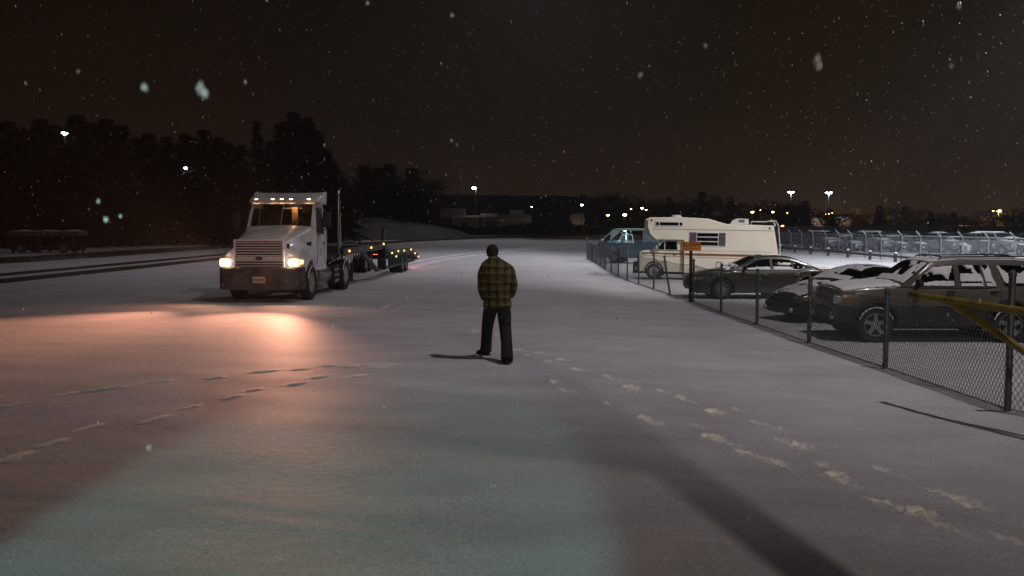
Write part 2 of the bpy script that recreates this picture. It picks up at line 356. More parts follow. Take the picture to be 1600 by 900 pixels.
# ------------------------------------------------------------------ vehicles: general builders
def wheel(root, x, y, r, w, side, spokes=5, rimr=None, rim_mat=None, snow=True, kind='spoke'):
    """side = +1 outer face towards +y"""
    rimr = rimr or r * 0.64; n = 28; h = w / 2
    prof = [(rimr * .98, -h * .8), (r * .93, -h), (r * .985, -h * .8), (r, -h * .4), (r, h * .4), (r * .985, h * .8), (r * .93, h), (rimr * 1.02, h * .86), (rimr * .98, h * .6)]
    t = MB().lathe([(a, b * side) for a, b in prof], n).build('wheel', RUB, root, True, loc=(x, y, r))
    rm = rim_mat or ALU
    b = MB(); f = h * .72 * side
    b.lathe([(rimr, f * 1.15), (rimr * .93, f * 1.18), (rimr * .88, f * .7), (rimr * .86, -f * .4)], n)
    if kind == 'spoke':
        for k in range(spokes):
            a = 2 * math.pi * k / spokes + .3; c, s_ = math.cos(a), math.sin(a); wd = rimr * (.85 / spokes + .03)
            def P(rad, off, dep): return (c * rad - s_ * off, dep, s_ * rad + c * off)
            r0, r1 = rimr * .18, rimr * .93
            vs = [P(r0, -wd, f * 1.02), P(r0, wd, f * 1.02), P(r1, wd * .85, f * 1.0), P(r1, -wd * .85, f * 1.0), P(r0, -wd, f * .5), P(r0, wd, f * .5), P(r1, wd * .85, f * .6), P(r1, -wd * .85, f * .6)]
            b.add(vs, [(0, 1, 2, 3), (4, 7, 6, 5), (0, 4, 5, 1), (1, 5, 6, 2), (2, 6, 7, 3), (3, 7, 4, 0)])
        b.lathe([(0.0, f * 1.12), (rimr * .2, f * 1.08), (rimr * .28, f * .9), (rimr * .28, f * .4)], 14)
    else:
        b.lathe([(0.0, f * 1.5), (rimr * .22, f * 1.45), (rimr * .26, f * .9), (rimr * .6, f * .75), (rimr * .8, f * 1.0), (rimr * .93, f * 1.1)], n)
    b.build('rim', rm, t, True)
    MB().lathe([(0.001, f * .35), (rimr * .9, f * .35)], 20).build('brake_disc', UNDER, t)
    if snow:
        MB().tube([(math.cos(a) * r * .955, h * 1.0 * side, math.sin(a) * r * .955) for a in [R(18 + 7.2 * i) for i in range(21)]], 0.013, 5).build('snow_rim', SNOWF, t, True)
    return t

def make_car(name, label, cat, group, sp, paint, loc, rz, lower=None):
    """local +x forward, +y left. sp: top/bottom profile of the lower body, roof profile, widths, windows"""
    root = empty(name, loc, rz, label, cat, group)
    top, bot, roof = sp['top'], sp['bot'], sp['roof']
    Wd = sp['W']; xf, xb = top[0][0], top[-1][0]; axl = sp['axles']; ra = sp['arch']; wr = sp['wheel']
    mid = (xf + xb) / 2; hl = (xf - xb) / 2
    pw = sp.get('plan', 3.2); pt = sp.get('taper', .20)
    def hw(x):
        t = abs(x - mid) / hl; return Wd * (1 - pt * t ** pw * (1.0 if x > mid else .8))
    def zt(x): return interp(top, x)
    def zb(x):
        z = interp(bot, x)
        for a in axl:
            d = ra * ra - (x - a) ** 2
            if d > 0: z = max(z, wr + math.sqrt(d) * 1.0)
        return min(z, zt(x) - .05)
    crown = sp.get('crown', .05)
    N = sp.get('n', 90); X = [xf + (xb - xf) * i / N for i in range(N + 1)]
    for a in axl: X += [a - ra * 1.0, a + ra * 1.0, a - ra * .985, a + ra * .985]
    X = sorted(set(X), reverse=True)
    def ring(x):
        w, z0, z1 = hw(x), zb(x), zt(x); h = z1 - z0
        pr = [(.90, z0), (.965, z0 + .10 * h), (.99, z0 + .32 * h), (1.0, z0 + .55 * h), (.985, z0 + .78 * h), (.96, z0 + .92 * h), (.91, z1), (.62, z1 + crown * .62), (.3, z1 + crown * .92), (0, z1 + crown)]
        L = [(x, w * a, z) for a, z in pr]; return L + [(x, -b, c) for _, b, c in L[-2::-1]]
    fr = sp.get('nose', .05)
    rings = []
    r0 = ring(xf); cz = (zb(xf) + zt(xf)) / 2
    rings.append([(x + fr, y * .88, cz + (z - cz) * .55) for x, y, z in r0])
    rings += [ring(x) for x in X]
    r1 = ring(xb); cz = (zb(xb) + zt(xb)) / 2
    rings.append([(x - fr, y * .9, cz + (z - cz) * .6) for x, y, z in r1])
    mb = MB(); mb.loft(rings, closed=False, cap=True)
    body = mb.build('body', paint, root, True)
    # lower cladding as its own strip
    if lower:
        zc = lower[0]; lb = MB()
        for sg in (1, -1):
            vs = []; fs = []
            for x in X:
                w, z0, z1 = hw(x), zb(x), zt(x); zz = min(zc, z1 - .02); z0 = min(z0, zz - .01)
                vs += [(x, sg * (w * .93 + .012), z0), (x, sg * (w * 1.0 + .012), z0 + (zz - z0) * .5), (x, sg * (w * 1.0 + .012), zz), (x, sg * w * .93, zz + .012)]
            for i in range(len(X) - 1):
                for k in range(3): fs.append((i * 4 + k, i * 4 + k + 1, i * 4 + 5 + k, i * 4 + 4 + k))
            lb.add(vs, fs)
        lb.build('cladding', lower[1], root, True)
    MB().box((mid, 0, (interp(bot, mid) + .55) / 2 + .02), (hl * 1.86, Wd * 1.36, .42)).build('underbody', UNDER, root)
    # greenhouse
    zroof = max(z for _, z in roof); wb = sp.get('wb', .92); wt = sp['wt']
    def zr(x): return interp(roof, x)
    x0, x1 = roof[0][0], roof[-1][0]
    def side(x, z):
        zz = zt(x) - .01; t = (z - zz) / (zroof - zz); t = max(0, t)
        return hw(x) * wb + (wt - hw(x) * wb) * (t ** 1.15)
    rc = sp.get('rcrown', .045)
    M = sp.get('m', 46); GX = [x0 + (x1 - x0) * i / M for i in range(M + 1)] + [x for x, _ in roof]
    GX = sorted(set(GX), reverse=True)
    def groove(x):
        z0, z1 = zt(x) - .02, zr(x); L = []
        for t in (0, .25, .5, .75, .93): z = z0 + (z1 - z0) * t; L.append((x, side(x, z), z))
        ys_ = side(x, z1); L += [(x, ys_ * .955, z1 + .012), (x, ys_ * .6, z1 + rc * .65 + .012), (x, 0, z1 + rc + .012)]
        return L + [(a, -b, c) for a, b, c in L[-2::-1]]
    gb = MB(); gb.loft([groove(x) for x in GX], closed=False, cap=True); gb.build('roof', paint, root, True)
    def gp(x, t, off=0.0):
        """point on the greenhouse top, t in -1..1 across"""
        z1 = zr(x); ys_ = side(x, z1); at2 = abs(t)
        z = z1 + .012 + rc * (1 - at2 ** 2); return Vector((x, ys_ * .955 * t, z))
    # front and rear glass
    for nm, (xa, xc) in (('windshield', sp['ws']), ('rear_window', sp['rw'])):
        if xa is None: continue
        d = Vector((xc - xa, 0, zr(xc) - zr(xa))); nn = Vector((-d.z, 0, d.x)); nn = nn if nn.z > 0 else -nn
        if abs(nn.z) < 1e-6: nn = Vector((1 if xa > 0 else -1, 0, 0))
        nn.normalize()
        g = MB(); g.grid(lambda u, v: gp(xa + (xc - xa) * (.04 + .92 * u), -0.93 + 1.86 * v) + nn * .007, 8, 8)
        wsg = g.build(nm, GLASS, root, True)
        for (u0, u1, v0, v1, seed, thr) in sp.get('ws_snow' if nm == 'windshield' else 'rw_snow', []):
            snow_sheet(lambda u, v: gp(xa + (xc - xa) * (.04 + .92 * (u0 + (u1 - u0) * u)), -0.93 + 1.86 * (v0 + (v1 - v0) * v)) + nn * .01, nn, root, seed, thr)
    # side windows
    for sg in (1, -1):
        for k, poly in enumerate(sp['windows']):
            vs = [(x, sg * (side(x, z) + .006), z) for x, z in poly]
            g = MB().add(vs, [tuple(range(len(vs)))]); win = g.build('window', GLASS, root)
            if sg == 1 and k < len(sp.get('win_snow', [])):
                for (lo, hi, seed, thr) in sp['win_snow'][k]:
                    xa_, xb_ = max(p[0] for p in poly), min(p[0] for p in poly)
                    def zlo(x, pl=poly): return edge_z(pl, x)[0]
                    def zhi(x, pl=poly): return edge_z(pl, x)[1]
                    def F(u, v):
                        x = xa_ + (xb_ - xa_) * (.02 + .96 * u); a, b = zlo(x), zhi(x); z = a + (b - a) * (lo + (hi - lo) * v); return Vector((x, side(x, z) + .010, z))
                    snow_sheet(F, Vector((0, 1, .15)), root, seed, thr, 26, 16)
        for xh in sp.get('handles', []):
            MB().box((xh[0], sg * (hw(xh[0]) * .985 + .018), xh[1]), (.17, .03, .035), bev=.012).build('door_handle', sp.get('handle_mat', paint), root, True)
        for xs_ in sp.get('seams', []):
            zt0, z0 = zt(xs_) - .03, zb(xs_) + .03
            MB().grid(lambda u, v: (xs_ + .006 * (v * 2 - 1), sg * (ring_y(sp, hw, zb, zt, xs_, z0 + (zt0 - z0) * u) + .0025), z0 + (zt0 - z0) * u), 10, 1).build('door_seam', UNDER, root)
        mx_, mz_ = sp['mirror']
        m = MB(); m.box((mx_, sg * (hw(mx_) * wb + .16), mz_ + .02), (.10, .22, .15), bev=.045); m.bar((mx_, sg * hw(mx_) * .88, mz_ - .05), (mx_, sg * (hw(mx_) * wb + .10), mz_ - .01), .06, .04)
        m.build('mirror', sp.get('mirror_mat', BLACKP), root, True)
        MB().box(((xf + xb) / 2, sg * (Wd * 1.0), wr + .10), (hl * .62, .014, .05), bev=.006).build('side_moulding', sp.get('mould_mat', paint), root)
    for i, a in enumerate(axl):
        for sg in (1, -1): wheel(root, a, sg * (Wd - .12), wr, .21, sg, sp.get('spokes', 5), rim_mat=sp.get('rim'), snow=sp.get('wheel_snow', False))
    root['_'] = 0; del root['_']
    root_fn[root.name] = dict(zt=zt, hw=hw, crown=crown, gp=gp, zr=zr, side=side, xf=xf, xb=xb, roof=roof, fr=fr, zb=zb)
    return root
root_fn = {}
def ring_y(sp, hw, zb, zt, x, z):
    w, z0, z1 = hw(x), zb(x), zt(x); t = (z - z0) / (z1 - z0)
    return w * interp([(0, .90), (.10, .965), (.32, .99), (.55, 1.0), (.78, .985), (.92, .96), (1, .91)], t)
def edge_z(poly, x):
    zs = []
    n = len(poly)
    for i in range(n):
        (xa, za), (xb, zb) = poly[i], poly[(i + 1) % n]
        if abs(xa - xb) < 1e-9: continue
        t = (x - xa) / (xb - xa)
        if -1e-6 <= t <= 1 + 1e-6: zs.append(za + (zb - za) * t)
    return (min(zs), max(zs)) if zs else (0, 0.01)
def snow_sheet(F, nrm, root, seed, thr=-1, nu=22, nv=22, thick=.022, m=None, name='snow_patch'):
    """thin crust of snow on a surface F(u,v) with ragged gaps where noise < thr"""
    nrm = Vector(nrm).normalized(); mb = MB(); ok = {}
    P = [[Vector(F(i / nu, j / nv)) for j in range(nv + 1)] for i in range(nu + 1)]
    def val(i, j):
        p = P[i][j]; return noise.fractal(Vector((p.x * 4.1 + seed * 3.7, p.y * 4.1 + p.z * 5, seed)), 1.0, 2.0, 4)
    keep = [[val(i, j) >= thr for j in range(nv + 1)] for i in range(nu + 1)]
    vs = []; ids = {}
    def vid(i, j):
        if (i, j) in ids: return ids[(i, j)]
        edge = i in (0, nu) or j in (0, nv) or not all(keep[a][b] for a in (max(i - 1, 0), i, min(i + 1, nu)) for b in (max(j - 1, 0), j, min(j + 1, nv)))
        t = 0.0 if edge else thick * (0.7 + .6 * noise.noise(P[i][j] * 6))
        jit = Vector((random.uniform(-1, 1), random.uniform(-1, 1), random.uniform(-1, 1))) * (.008 if edge else 0.002)
        jit -= nrm * jit.dot(nrm)
        vs.append(P[i][j] + nrm * t + jit); ids[(i, j)] = len(vs) - 1; return len(vs) - 1
    fs = []
    for i in range(nu):
        for j in range(nv):
            if keep[i][j] and keep[i + 1][j] and keep[i][j + 1] and keep[i + 1][j + 1]:
                fs.append((vid(i, j), vid(i + 1, j), vid(i + 1, j + 1), vid(i, j + 1)))
    if not fs: return None
    return tag(MB().add(vs, fs).build(name, m or SNOWF, root, True, fix=False), kind='stuff')
def hood_snow(root, xa, xb, ta, tb, seed, thr=-1, thick=.03, nu=30, nv=24):
    f = root_fn[root.name]
    def F(u, v):
        x = xa + (xb - xa) * u; t = ta + (tb - ta) * v
        a = abs(t); z = f['zt'](x) + f['crown'] * (1 - a ** 1.8) if a < .91 else f['zt'](x) - (a - .91) * .9
        return (x, f['hw'](x) * t, z + .004)
    return snow_sheet(F, (0, 0, 1), root, seed, thr, nu, nv, thick, name='snow_cover')
def roof_snow(root, xa, xb, ta, tb, seed, thr=-1, thick=.03):
    f = root_fn[root.name]
    return snow_sheet(lambda u, v: f['gp'](xa + (xb - xa) * u, ta + (tb - ta) * v) + Vector((0, 0, .004)), (0, 0, 1), root, seed, thr, 26, 20, thick, name='snow_cover')
def gp3(x, y): return (x, y, gz(x, y))

# ------------------------------------------------------------------ grey green sedan behind the sign
OLIVE = mat('grey_green_paint', (0.060, 0.058, 0.046), 0.30, 0.35, 0.15, 1.5, coat=.5)
SED = dict(W=.92, top=[(2.30, .62), (2.24, .72), (2.0, .80), (1.4, .90), (.95, .955), (.2, .93), (-1.0, .93), (-1.45, .96), (-2.3, .93), (-2.42, .86)],
           bot=[(2.30, .26), (1.9, .20), (0, .20), (-1.9, .22), (-2.42, .32)], axles=(1.38, -1.38), arch=.385, wheel=.325,
           roof=[(1.08, .95), (.95, .99), (.30, 1.30), (.05, 1.355), (-.45, 1.365), (-.85, 1.32), (-1.35, 1.13), (-1.72, .97)], wt=.62,
           ws=(1.02, .26), rw=(-1.68, -.88), crown=.06, nose=.07,
           windows=[[(.80, .975), (.28, 1.24), (.0, 1.285), (-.16, 1.29), (-.16, .965)], [(-.24, .965), (-.24, 1.29), (-.55, 1.285), (-.83, 1.25), (-.90, .965)], [(-.95, .975), (-.88, 1.225), (-1.0, 1.19), (-1.30, 1.03), (-1.32, .98)]],
           win_snow=[[(0, .24, 3, -.9), (.25, .52, 8, .12)], [(0, .26, 5, -.9), (.45, .7, 12, .05)], [(0, .75, 6, -.1)]],
           handles=[(-.02, .80), (-1.0, .80)], seams=[.72, -.20, -1.12], mirror=(.70, 1.0), spokes=9, taper=.24,
           ws_snow=[(0, .22, .0, 1, 2, -.5)], handle_mat=CHR)
p = G(1128, 467.5); sed = make_car('sedan', 'dark grey green sedan behind the orange sign, snow along its window sills', 'car', None, SED, OLIVE, (p.x - 0 + 1.38, p.y + .81, gz(p.x, p.y)), math.pi)
hood_snow(sed, 1.25, .98, -.8, .8, 4, -.3, .02); 
snow_sheet(lambda u, v: (.85 - 2.45 * u, root_fn[sed.name]['hw'](.85 - 2.45 * u) * (.935 - .05 * v), root_fn[sed.name]['zt'](.85 - 2.45 * u) + .012 - .0 * v), (0, .4, 1), sed, 4, -.8, 60, 4, .03)
roof_snow(sed, .0, -.6, -.9, .6, 6, -.2, .02); hood_snow(sed, -1.75, -2.38, -.8, .8, 7, -.4, .02)
def front_kit(root, f, head, grille, plate=None, fog=None, lens=LENS, headmat=None, bars=5, bumper=None, chrome=CHR):
    """head=(y,z,w,h) both sides; grille=(z,w,h)"""
    d = root_fn[root.name]; xf = d['xf']
    for sg in (1, -1):
        y, z, w, h = head
        hb = MB().box((xf - .04 * y, sg * y, z), (.16, w, h), Matrix.Rotation(sg * -.25, 3, 'Z'), bev=.03).build('headlight', lens, root, True)
        MB().box((xf - .22, sg * (d['hw'](xf - .22) * .965), z), (.24, .05, h * .8), Matrix.Rotation(sg * -.12, 3, 'Z'), bev=.02).build('turn_signal', AMBER, root, True)
    z, w, h = grille
    g = MB(); g.box((xf + f, 0, z), (.05, w, h), bev=.02); gr = g.build('grille', UNDER, root, True)
    for k in range(bars):
        MB().box((xf + f + .03, -w / 2 + w * (k + .5) / bars, z), (.02, .018, h * .85)).build('grille_bar', chrome, gr)
    if bumper:
        bz, bh, bw = bumper; m = MB(); r_ = []
        for i in range(13):
            t = -1 + 2 * i / 12; yy = bw * math.sin(t * math.pi / 2); xx = xf + f + .02 - .34 * abs(t) ** 2.6
            r_.append([(xx - .06, yy, bz - bh / 2), (xx + .05, yy, bz - bh / 2 + .02), (xx + .07, yy, bz), (xx + .05, yy, bz + bh / 2 - .02), (xx - .06, yy, bz + bh / 2)])
        m.loft(r_, closed=False, cap=False); m.build('bumper', BLACKP, root, True)
    if plate: MB().box((xf + f + .09, 0, plate), (.01, .30, .15)).build('licence_plate', mat('plate_white', (.4, .4, .38), .5), root)
    if fog:
        for sg in (1, -1): MB().lathe([(0, .03), (.05, .025), (.06, 0), (.06, -.03)], 14).build('fog_light', LENS, root, True).matrix_local = Matrix.Translation((xf + f + .06, sg * fog[0], fog[1])) @ Matrix.Rotation(-math.pi / 2, 4, 'Z')
front_kit(sed, .03, (.66, .66, .34, .12), (.64, .62, .14), bumper=(.44, .2, .86), chrome=CHR)

# ------------------------------------------------------------------ dark low coupe
BLK = mat('black_paint', (0.010, 0.011, 0.012), 0.25, 0.2, 0.2, 2, coat=.5)
CP = dict(W=.89, top=[(2.15, .50), (2.05, .60), (1.6, .73), (1.0, .86), (.6, .91), (-.8, .90), (-1.4, .94), (-2.15, .92), (-2.25, .80)],
          bot=[(2.15, .20), (1.7, .17), (-1.8, .18), (-2.25, .3)], axles=(1.28, -1.28), arch=.37, wheel=.315,
          roof=[(.90, .90), (.75, .94), (.15, 1.19), (-.15, 1.235), (-.5, 1.225), (-1.1, 1.12), (-1.75, .95)], wt=.58, ws=(.84, .12), rw=(-1.7, -.65), crown=.07, nose=.09, taper=.30, plan=2.6,
          windows=[[(.60, .935), (.14, 1.13), (-.1, 1.17), (-.42, 1.165), (-.42, .925)], [(-.5, .925), (-.5, 1.155), (-.8, 1.11), (-1.15, .96)]],
          win_snow=[[(0, .5, 3, -.2)], [(0, .6, 4, -.2)]], handles=[(-.25, .78)], seams=[.62, -.52], mirror=(.5, .98), spokes=5,
          ws_snow=[(0, 1.0, .0, .56, 2, -.75), (0, .35, .5, 1, 3, -.6), (.8, 1, .4, 1, 8, -.7)])
p = G(1200, 497); a = R(17)
fw = Vector((-math.cos(a), -math.sin(a), 0)); o = Vector((6.62, 22.1, 0)) - fw * 2.2
cp = make_car('sports_coupe', 'low black coupe with snowy hood between the grey green sedan and the boxy wagon', 'car', None, CP, BLK, (o.x, o.y, gz(o.x, o.y)), math.pi + a)
cp.scale = (1, 1, 1.06)
hood_snow(cp, 2.02, .92, -.86, .86, 14, -.36, .022, 44, 36); roof_snow(cp, .15, -1.6, -.9, .9, 9, -.7, .02)
front_kit(cp, .05, (.62, .55, .36, .13), (.42, .7, .12), bumper=(.34, .24, .80), fog=(.55, .30), lens=mat('dark_lens', (.06, .06, .065), .1))

# ------------------------------------------------------------------ boxy wagon in front
TAUPE = mat('taupe_paint', (0.135, 0.128, 0.105), 0.34, 0.3, 0.15, 1.5, coat=.4)
CLAD = mat('dark_cladding', (0.022, 0.022, 0.020), 0.6, 0, 0.3, 5)
JP = dict(W=.90, top=[(2.08, 1.00), (2.02, 1.06), (1.6, 1.11), (.9, 1.16), (.6, 1.13), (-2.1, 1.12), (-2.25, 1.02)],
          bot=[(2.08, .42), (1.8, .38), (.8, .34), (-.8, .34), (-1.9, .40), (-2.25, .48)], axles=(1.345, -1.345), arch=.455, wheel=.365,
          roof=[(.86, 1.15), (.76, 1.19), (.26, 1.57), (.16, 1.615), (-.4, 1.655), (-1.5, 1.645), (-1.98, 1.60), (-2.12, 1.5), (-2.26, 1.06)], wt=.66, wb=.95, rcrown=.03,
          ws=(.80, .22), rw=(-2.25, -2.06), crown=.05, nose=.04, taper=.14, plan=4, n=80,
          windows=[[(.66, 1.16), (.20, 1.515), (-.22, 1.555), (-.22, 1.145)], [(-.33, 1.145), (-.33, 1.56), (-.74, 1.565), (-.80, 1.145)], [(-.84, 1.145), (-.78, 1.565), (-.92, 1.565), (-1.04, 1.145)], [(-1.22, 1.15), (-1.08, 1.565), (-1.86, 1.545), (-1.98, 1.15)]],
          win_snow=[[(0, .26, 3, -.8), (.2, 1, 8, .06), (0, 1, 31, .30)], [(.22, .60, 5, -.9), (0, .14, 6, -.6), (.55, 1, 16, .02)], [(.2, .75, 6, -.7), (0, .15, 6, -.6), (.6, 1, 3, 0)], [(.12, .62, 7, -.6), (.5, 1, 9, -.02)]],
          handles=[(-.12, 1.03), (-.98, 1.03)], handle_mat=BLACKP, seams=[.72, -.275, -1.12], mirror=(.56, 1.2), spokes=5, wheel_snow=True, mould_mat=CLAD,
          ws_snow=[(0, 1.0, .40, 1.0, 12, -.12), (0, .28, .0, 1.0, 3, -.8), (0, .8, .72, 1.0, 15, -.6)], rim=ALU)
p = G(1367, 535); jp = make_car('boxy_wagon', 'taupe boxy wagon with dark lower cladding and snow crusted windows, nearest car behind the fence', 'car', None, JP, TAUPE, (p.x + 1.345, p.y + .78, gz(p.x, p.y)), math.pi - R(1), (.74, CLAD))
hood_snow(jp, 2.0, .86, -.93, .93, 5, -.75, .035, 40, 34); roof_snow(jp, .2, -1.98, -.96, .96, 6, -.9, .035)
front_kit(jp, .0, (.62, .86, .30, .17), (.86, .74, .22), bars=8, bumper=(.58, .24, .86), fog=(.55, .50), chrome=TAUPE)
for sg in (1, -1):
    f = root_fn[jp.name]; MB().tube([(.05, sg * .58, 1.63), (-.05, sg * .58, 1.72), (-1.7, sg * .58, 1.735), (-1.85, sg * .58, 1.64)], .016, 7).build('roof_rail', BLACKP, jp, True)
for xr in (-.05, -1.5):
    MB().tube([(xr, -.58, 1.72), (xr, -.3, 1.745), (xr, .3, 1.745), (xr, .58, 1.72)], .018, 7).build('roof_crossbar', BLACKP, jp, True)
for sg in (1, -1):
    MB().tube([(1.345 + math.cos(t) * .47, sg * .905, .365 + math.sin(t) * .47) for t in [R(5 + 10 * i) for i in range(18)]], .022, 6).build('wheel_flare', CLAD, jp, True)
    MB().tube([(-1.345 + math.cos(t) * .47, sg * .905, .365 + math.sin(t) * .47) for t in [R(5 + 10 * i) for i in range(18)]], .022, 6).build('wheel_flare', CLAD, jp, True)

# ------------------------------------------------------------------ small cars in the far lot
def far_spec(kind):
    if kind == 0:
        return dict(W=.88, top=[(2.2, .66), (1.9, .76), (.95, .92), (-1.2, .92), (-2.25, .95)], bot=[(2.2, .25), (-2.25, .25)], axles=(1.35, -1.35), arch=.38, wheel=.32,
                    roof=[(1.0, .94), (.25, 1.36), (-.7, 1.37), (-1.6, .96)], wt=.6, ws=(.96, .28), rw=(-1.55, -.75), windows=[[(.75, .97), (.25, 1.27), (-.2, 1.3), (-.2, .96)], [(-.28, .96), (-.28, 1.3), (-.8, 1.28), (-1.2, .97)]], mirror=(.7, 1.0), n=30, m=14)
    if kind == 1:
        return dict(W=.95, top=[(2.5, 1.0), (2.3, 1.08), (1.1, 1.18), (-1.6, 1.18), (-2.4, 1.16)], bot=[(2.5, .45), (-2.4, .45)], axles=(1.55, -1.5), arch=.46, wheel=.39,
                    roof=[(1.1, 1.2), (.5, 1.78), (-1.9, 1.80), (-2.35, 1.2)], wt=.7, ws=(1.05, .55), rw=(-2.33, -1.95), windows=[[(.9, 1.22), (.45, 1.68), (-.2, 1.7), (-.2, 1.22)], [(-.3, 1.22), (-.3, 1.7), (-1.1, 1.7), (-1.1, 1.22)], [(-1.2, 1.22), (-1.2, 1.7), (-1.85, 1.68), (-2.1, 1.22)]], mirror=(.8, 1.28), n=30, m=14, taper=.12)
    return dict(W=.97, top=[(2.7, .95), (2.5, 1.05), (1.2, 1.12), (-.6, 1.1), (-2.7, 1.08)], bot=[(2.7, .45), (-2.7, .5)], axles=(1.75, -1.6), arch=.46, wheel=.39,
                roof=[(1.2, 1.14), (.65, 1.72), (-.35, 1.74), (-.65, 1.12)], wt=.7, ws=(1.15, .7), rw=(-.62, -.4), windows=[[(1.0, 1.16), (.6, 1.62), (0, 1.66), (0, 1.15)], [(-.06, 1.15), (-.06, 1.66), (-.3, 1.64), (-.45, 1.15)]], mirror=(.9, 1.2), n=30, m=14, taper=.1)
PT = [mat('silver_paint', (.22, .23, .25), .35, .4, coat=.4), mat('slate_paint', (.08, .085, .10), .35, .3, coat=.4), mat('white_car_paint', (.5, .5, .5), .35, coat=.4), mat('brown_car_paint', (.07, .055, .045), .35, .3, coat=.4)]
FAR = [(1297, 86.5, 1, 1, 'slate truck bodied wagon with snowy hood, leftmost of the row behind the far fence'), (1338, 79.5, 0, 0, 'silver hatchback second from the left in the row behind the far fence'),
       (1381, 73.5, 1, 0, 'tall silver wagon with snowy hood, third from the left in the far row'), (1413, 69.8, 0, 1, 'low slate car fourth from the left in the far row'),
       (1443, 66.5, 0, 3, 'low dark brown car fifth from the left in the far row'), (1483, 62.6, 2, 1, 'dark pickup truck in the middle of the far row, left of the white car'),
       (1513, 60.0, 0, 2, 'white sedan parked between the dark pickup and the second pickup in the far row'), (1547, 57.2, 2, 3, 'dark brown pickup truck third from the right in the far row'),
       (1578, 54.8, 1, 0, 'silver wagon with bright hood near the right end of the far row'), (1606, 52.4, 0, 1, 'slate car at the far right end of the row, cut by the frame')]
for i, (px, Yc, k, c, lb) in enumerate(FAR):
    Yc = 84 - (px - 1297) * .042; Xn = (px - 800) / 1400 * Yc
    a = R(random.uniform(88, 98) + 12)
    r_ = make_car({0: 'parked_sedan', 1: 'parked_wagon', 2: 'pickup_truck'}[k], lb, 'truck' if k == 2 else 'car', 'cars parked in the lot beyond the far fence', far_spec(k), PT[c], (Xn, Yc + 2.2, gz(Xn, Yc)), math.pi + a)
    f = root_fn[r_.name]; hood_snow(r_, f['xf'] - .25, f['roof'][0][0] + .05, -.8, .8, i, -.5, .05, 10, 10); roof_snow(r_, f['roof'][1][0] - .1, f['roof'][2][0] + .1, -.8, .8, i, -.8, .06)
    front_kit(r_, .03, (.62, f['zt'](f['xf']) - .16, .28, .14), (f['zt'](f['xf']) - .18, .6, .14), bars=4, bumper=(.5, .18, .82), lens=mat('far_lens', (.85, .85, .85), .15, .2))

# ------------------------------------------------------------------ white semi truck tractor
WPAINT = mat('white_truck_paint', (0.80, 0.79, 0.80), 0.42, 0, 0.34, 2.2, .12, 30, coat=.15)
WDIRT = mat('dirty_bumper', (0.10, 0.088, 0.078), 0.7, 0.1, 0.6, 4, .3, 20, col2=(.035, .03, .027))
GRILLE = mat('bright_grille', (0.62, 0.61, 0.60), 0.4, 0.25, 0.25, 14)
FRAME = mat('black_frame', (0.015, 0.014, 0.014), 0.6, .2, 0.4, 5)
HEADL = mat('headlight_glow', (.9, .8, .7), .2, 0, 0, 5, emit=(1.0, .80, .58), estr=38)
MARK = mat('marker_glow', (.9, .5, .2), .3, 0, 0, 5, emit=(1.0, .50, .22), estr=16)
MARKY = mat('side_marker_glow', (.9, .6, .2), .3, 0, 0, 5, emit=(1.0, .60, .14), estr=2.6)
REDG = mat('tail_glow', (.9, .1, .1), .3, 0, 0, 5, emit=(1.0, .10, .06), estr=7)
TO = Vector((-6.98, 26.2, 0)); TA = math.atan2(-15.6, -.83)
tr = empty('semi_truck', TO, TA, 'white day cab semi truck with its headlights and amber roof lights on', 'truck')
def sym(L): return L + [(x, -y, z) for x, y, z in L[::-1]]
# hood
def arch(z0, x, xa, rr, zc):
    d = rr * rr - (x - xa) ** 2
    return max(z0, zc + math.sqrt(d)) if d > 0 else z0
HR = []
hs = [(1.16, .66, 1.66, .74, 1.55, 1.02, 1.30, 1.10), (1.06, .68, 1.745, .78, 1.60, 1.10, 1.36, 1.15), (.8, .70, 1.80, .82, 1.66, 1.13, 1.40, 1.18), (.3, .76, 1.90, .87, 1.74, 1.12, 1.46, 1.19), (-.1, .82, 1.985, .92, 1.84, 1.08, 1.50, 1.17), (-.45, .88, 2.07, .97, 1.95, 1.05, 1.52, 1.10), (-.72, .93, 2.13, 1.01, 2.02, 1.03, 1.55, 1.05)]
def hrow(x):
    f = lambda k: interp([(h[0], h[k]) for h in hs], x)
    a, b, c, d, e_, g, w = [f(k) for k in range(1, 8)]
    z0 = arch(.86 if x > -.5 else .95, x, 0.0, .66, .50); z0 = min(z0, g - .03)
    return sym([(x, w * .96, z0), (x, w, min(g - .02, z0 + (g - z0) * .5)), (x, e_, g), (x, (e_ + c) / 2 + .02, (g + d) / 2 + .03), (x, c, d), (x, (c + a) / 2 + .015, (b + d) / 2 + .02), (x, a, b), (x, a * .5, b + .035), (x, 0.001, b + .045)])
MB().loft([[(x + .03, y * .97, z - .02) for x, y, z in hrow(1.16)]] + [hrow(1.16 - i * (1.88 / 40)) for i in range(41)], closed=False, cap=True).build('hood', WPAINT, tr, True)
for sg in (1, -1):   # hood side vents
    for k in range(3):
        MB().box((.12 - .13 * k, sg * (1.045 + .008 * k), 1.60), (.055, .05, .17), Matrix.Rotation(sg * -.35, 3, 'X'), bev=.02).build('hood_vent', UNDER, tr)
    MB().box((1.13, sg * .79, 1.50), (.06, .07, .30), bev=.02).build('air_intake', UNDER, tr)
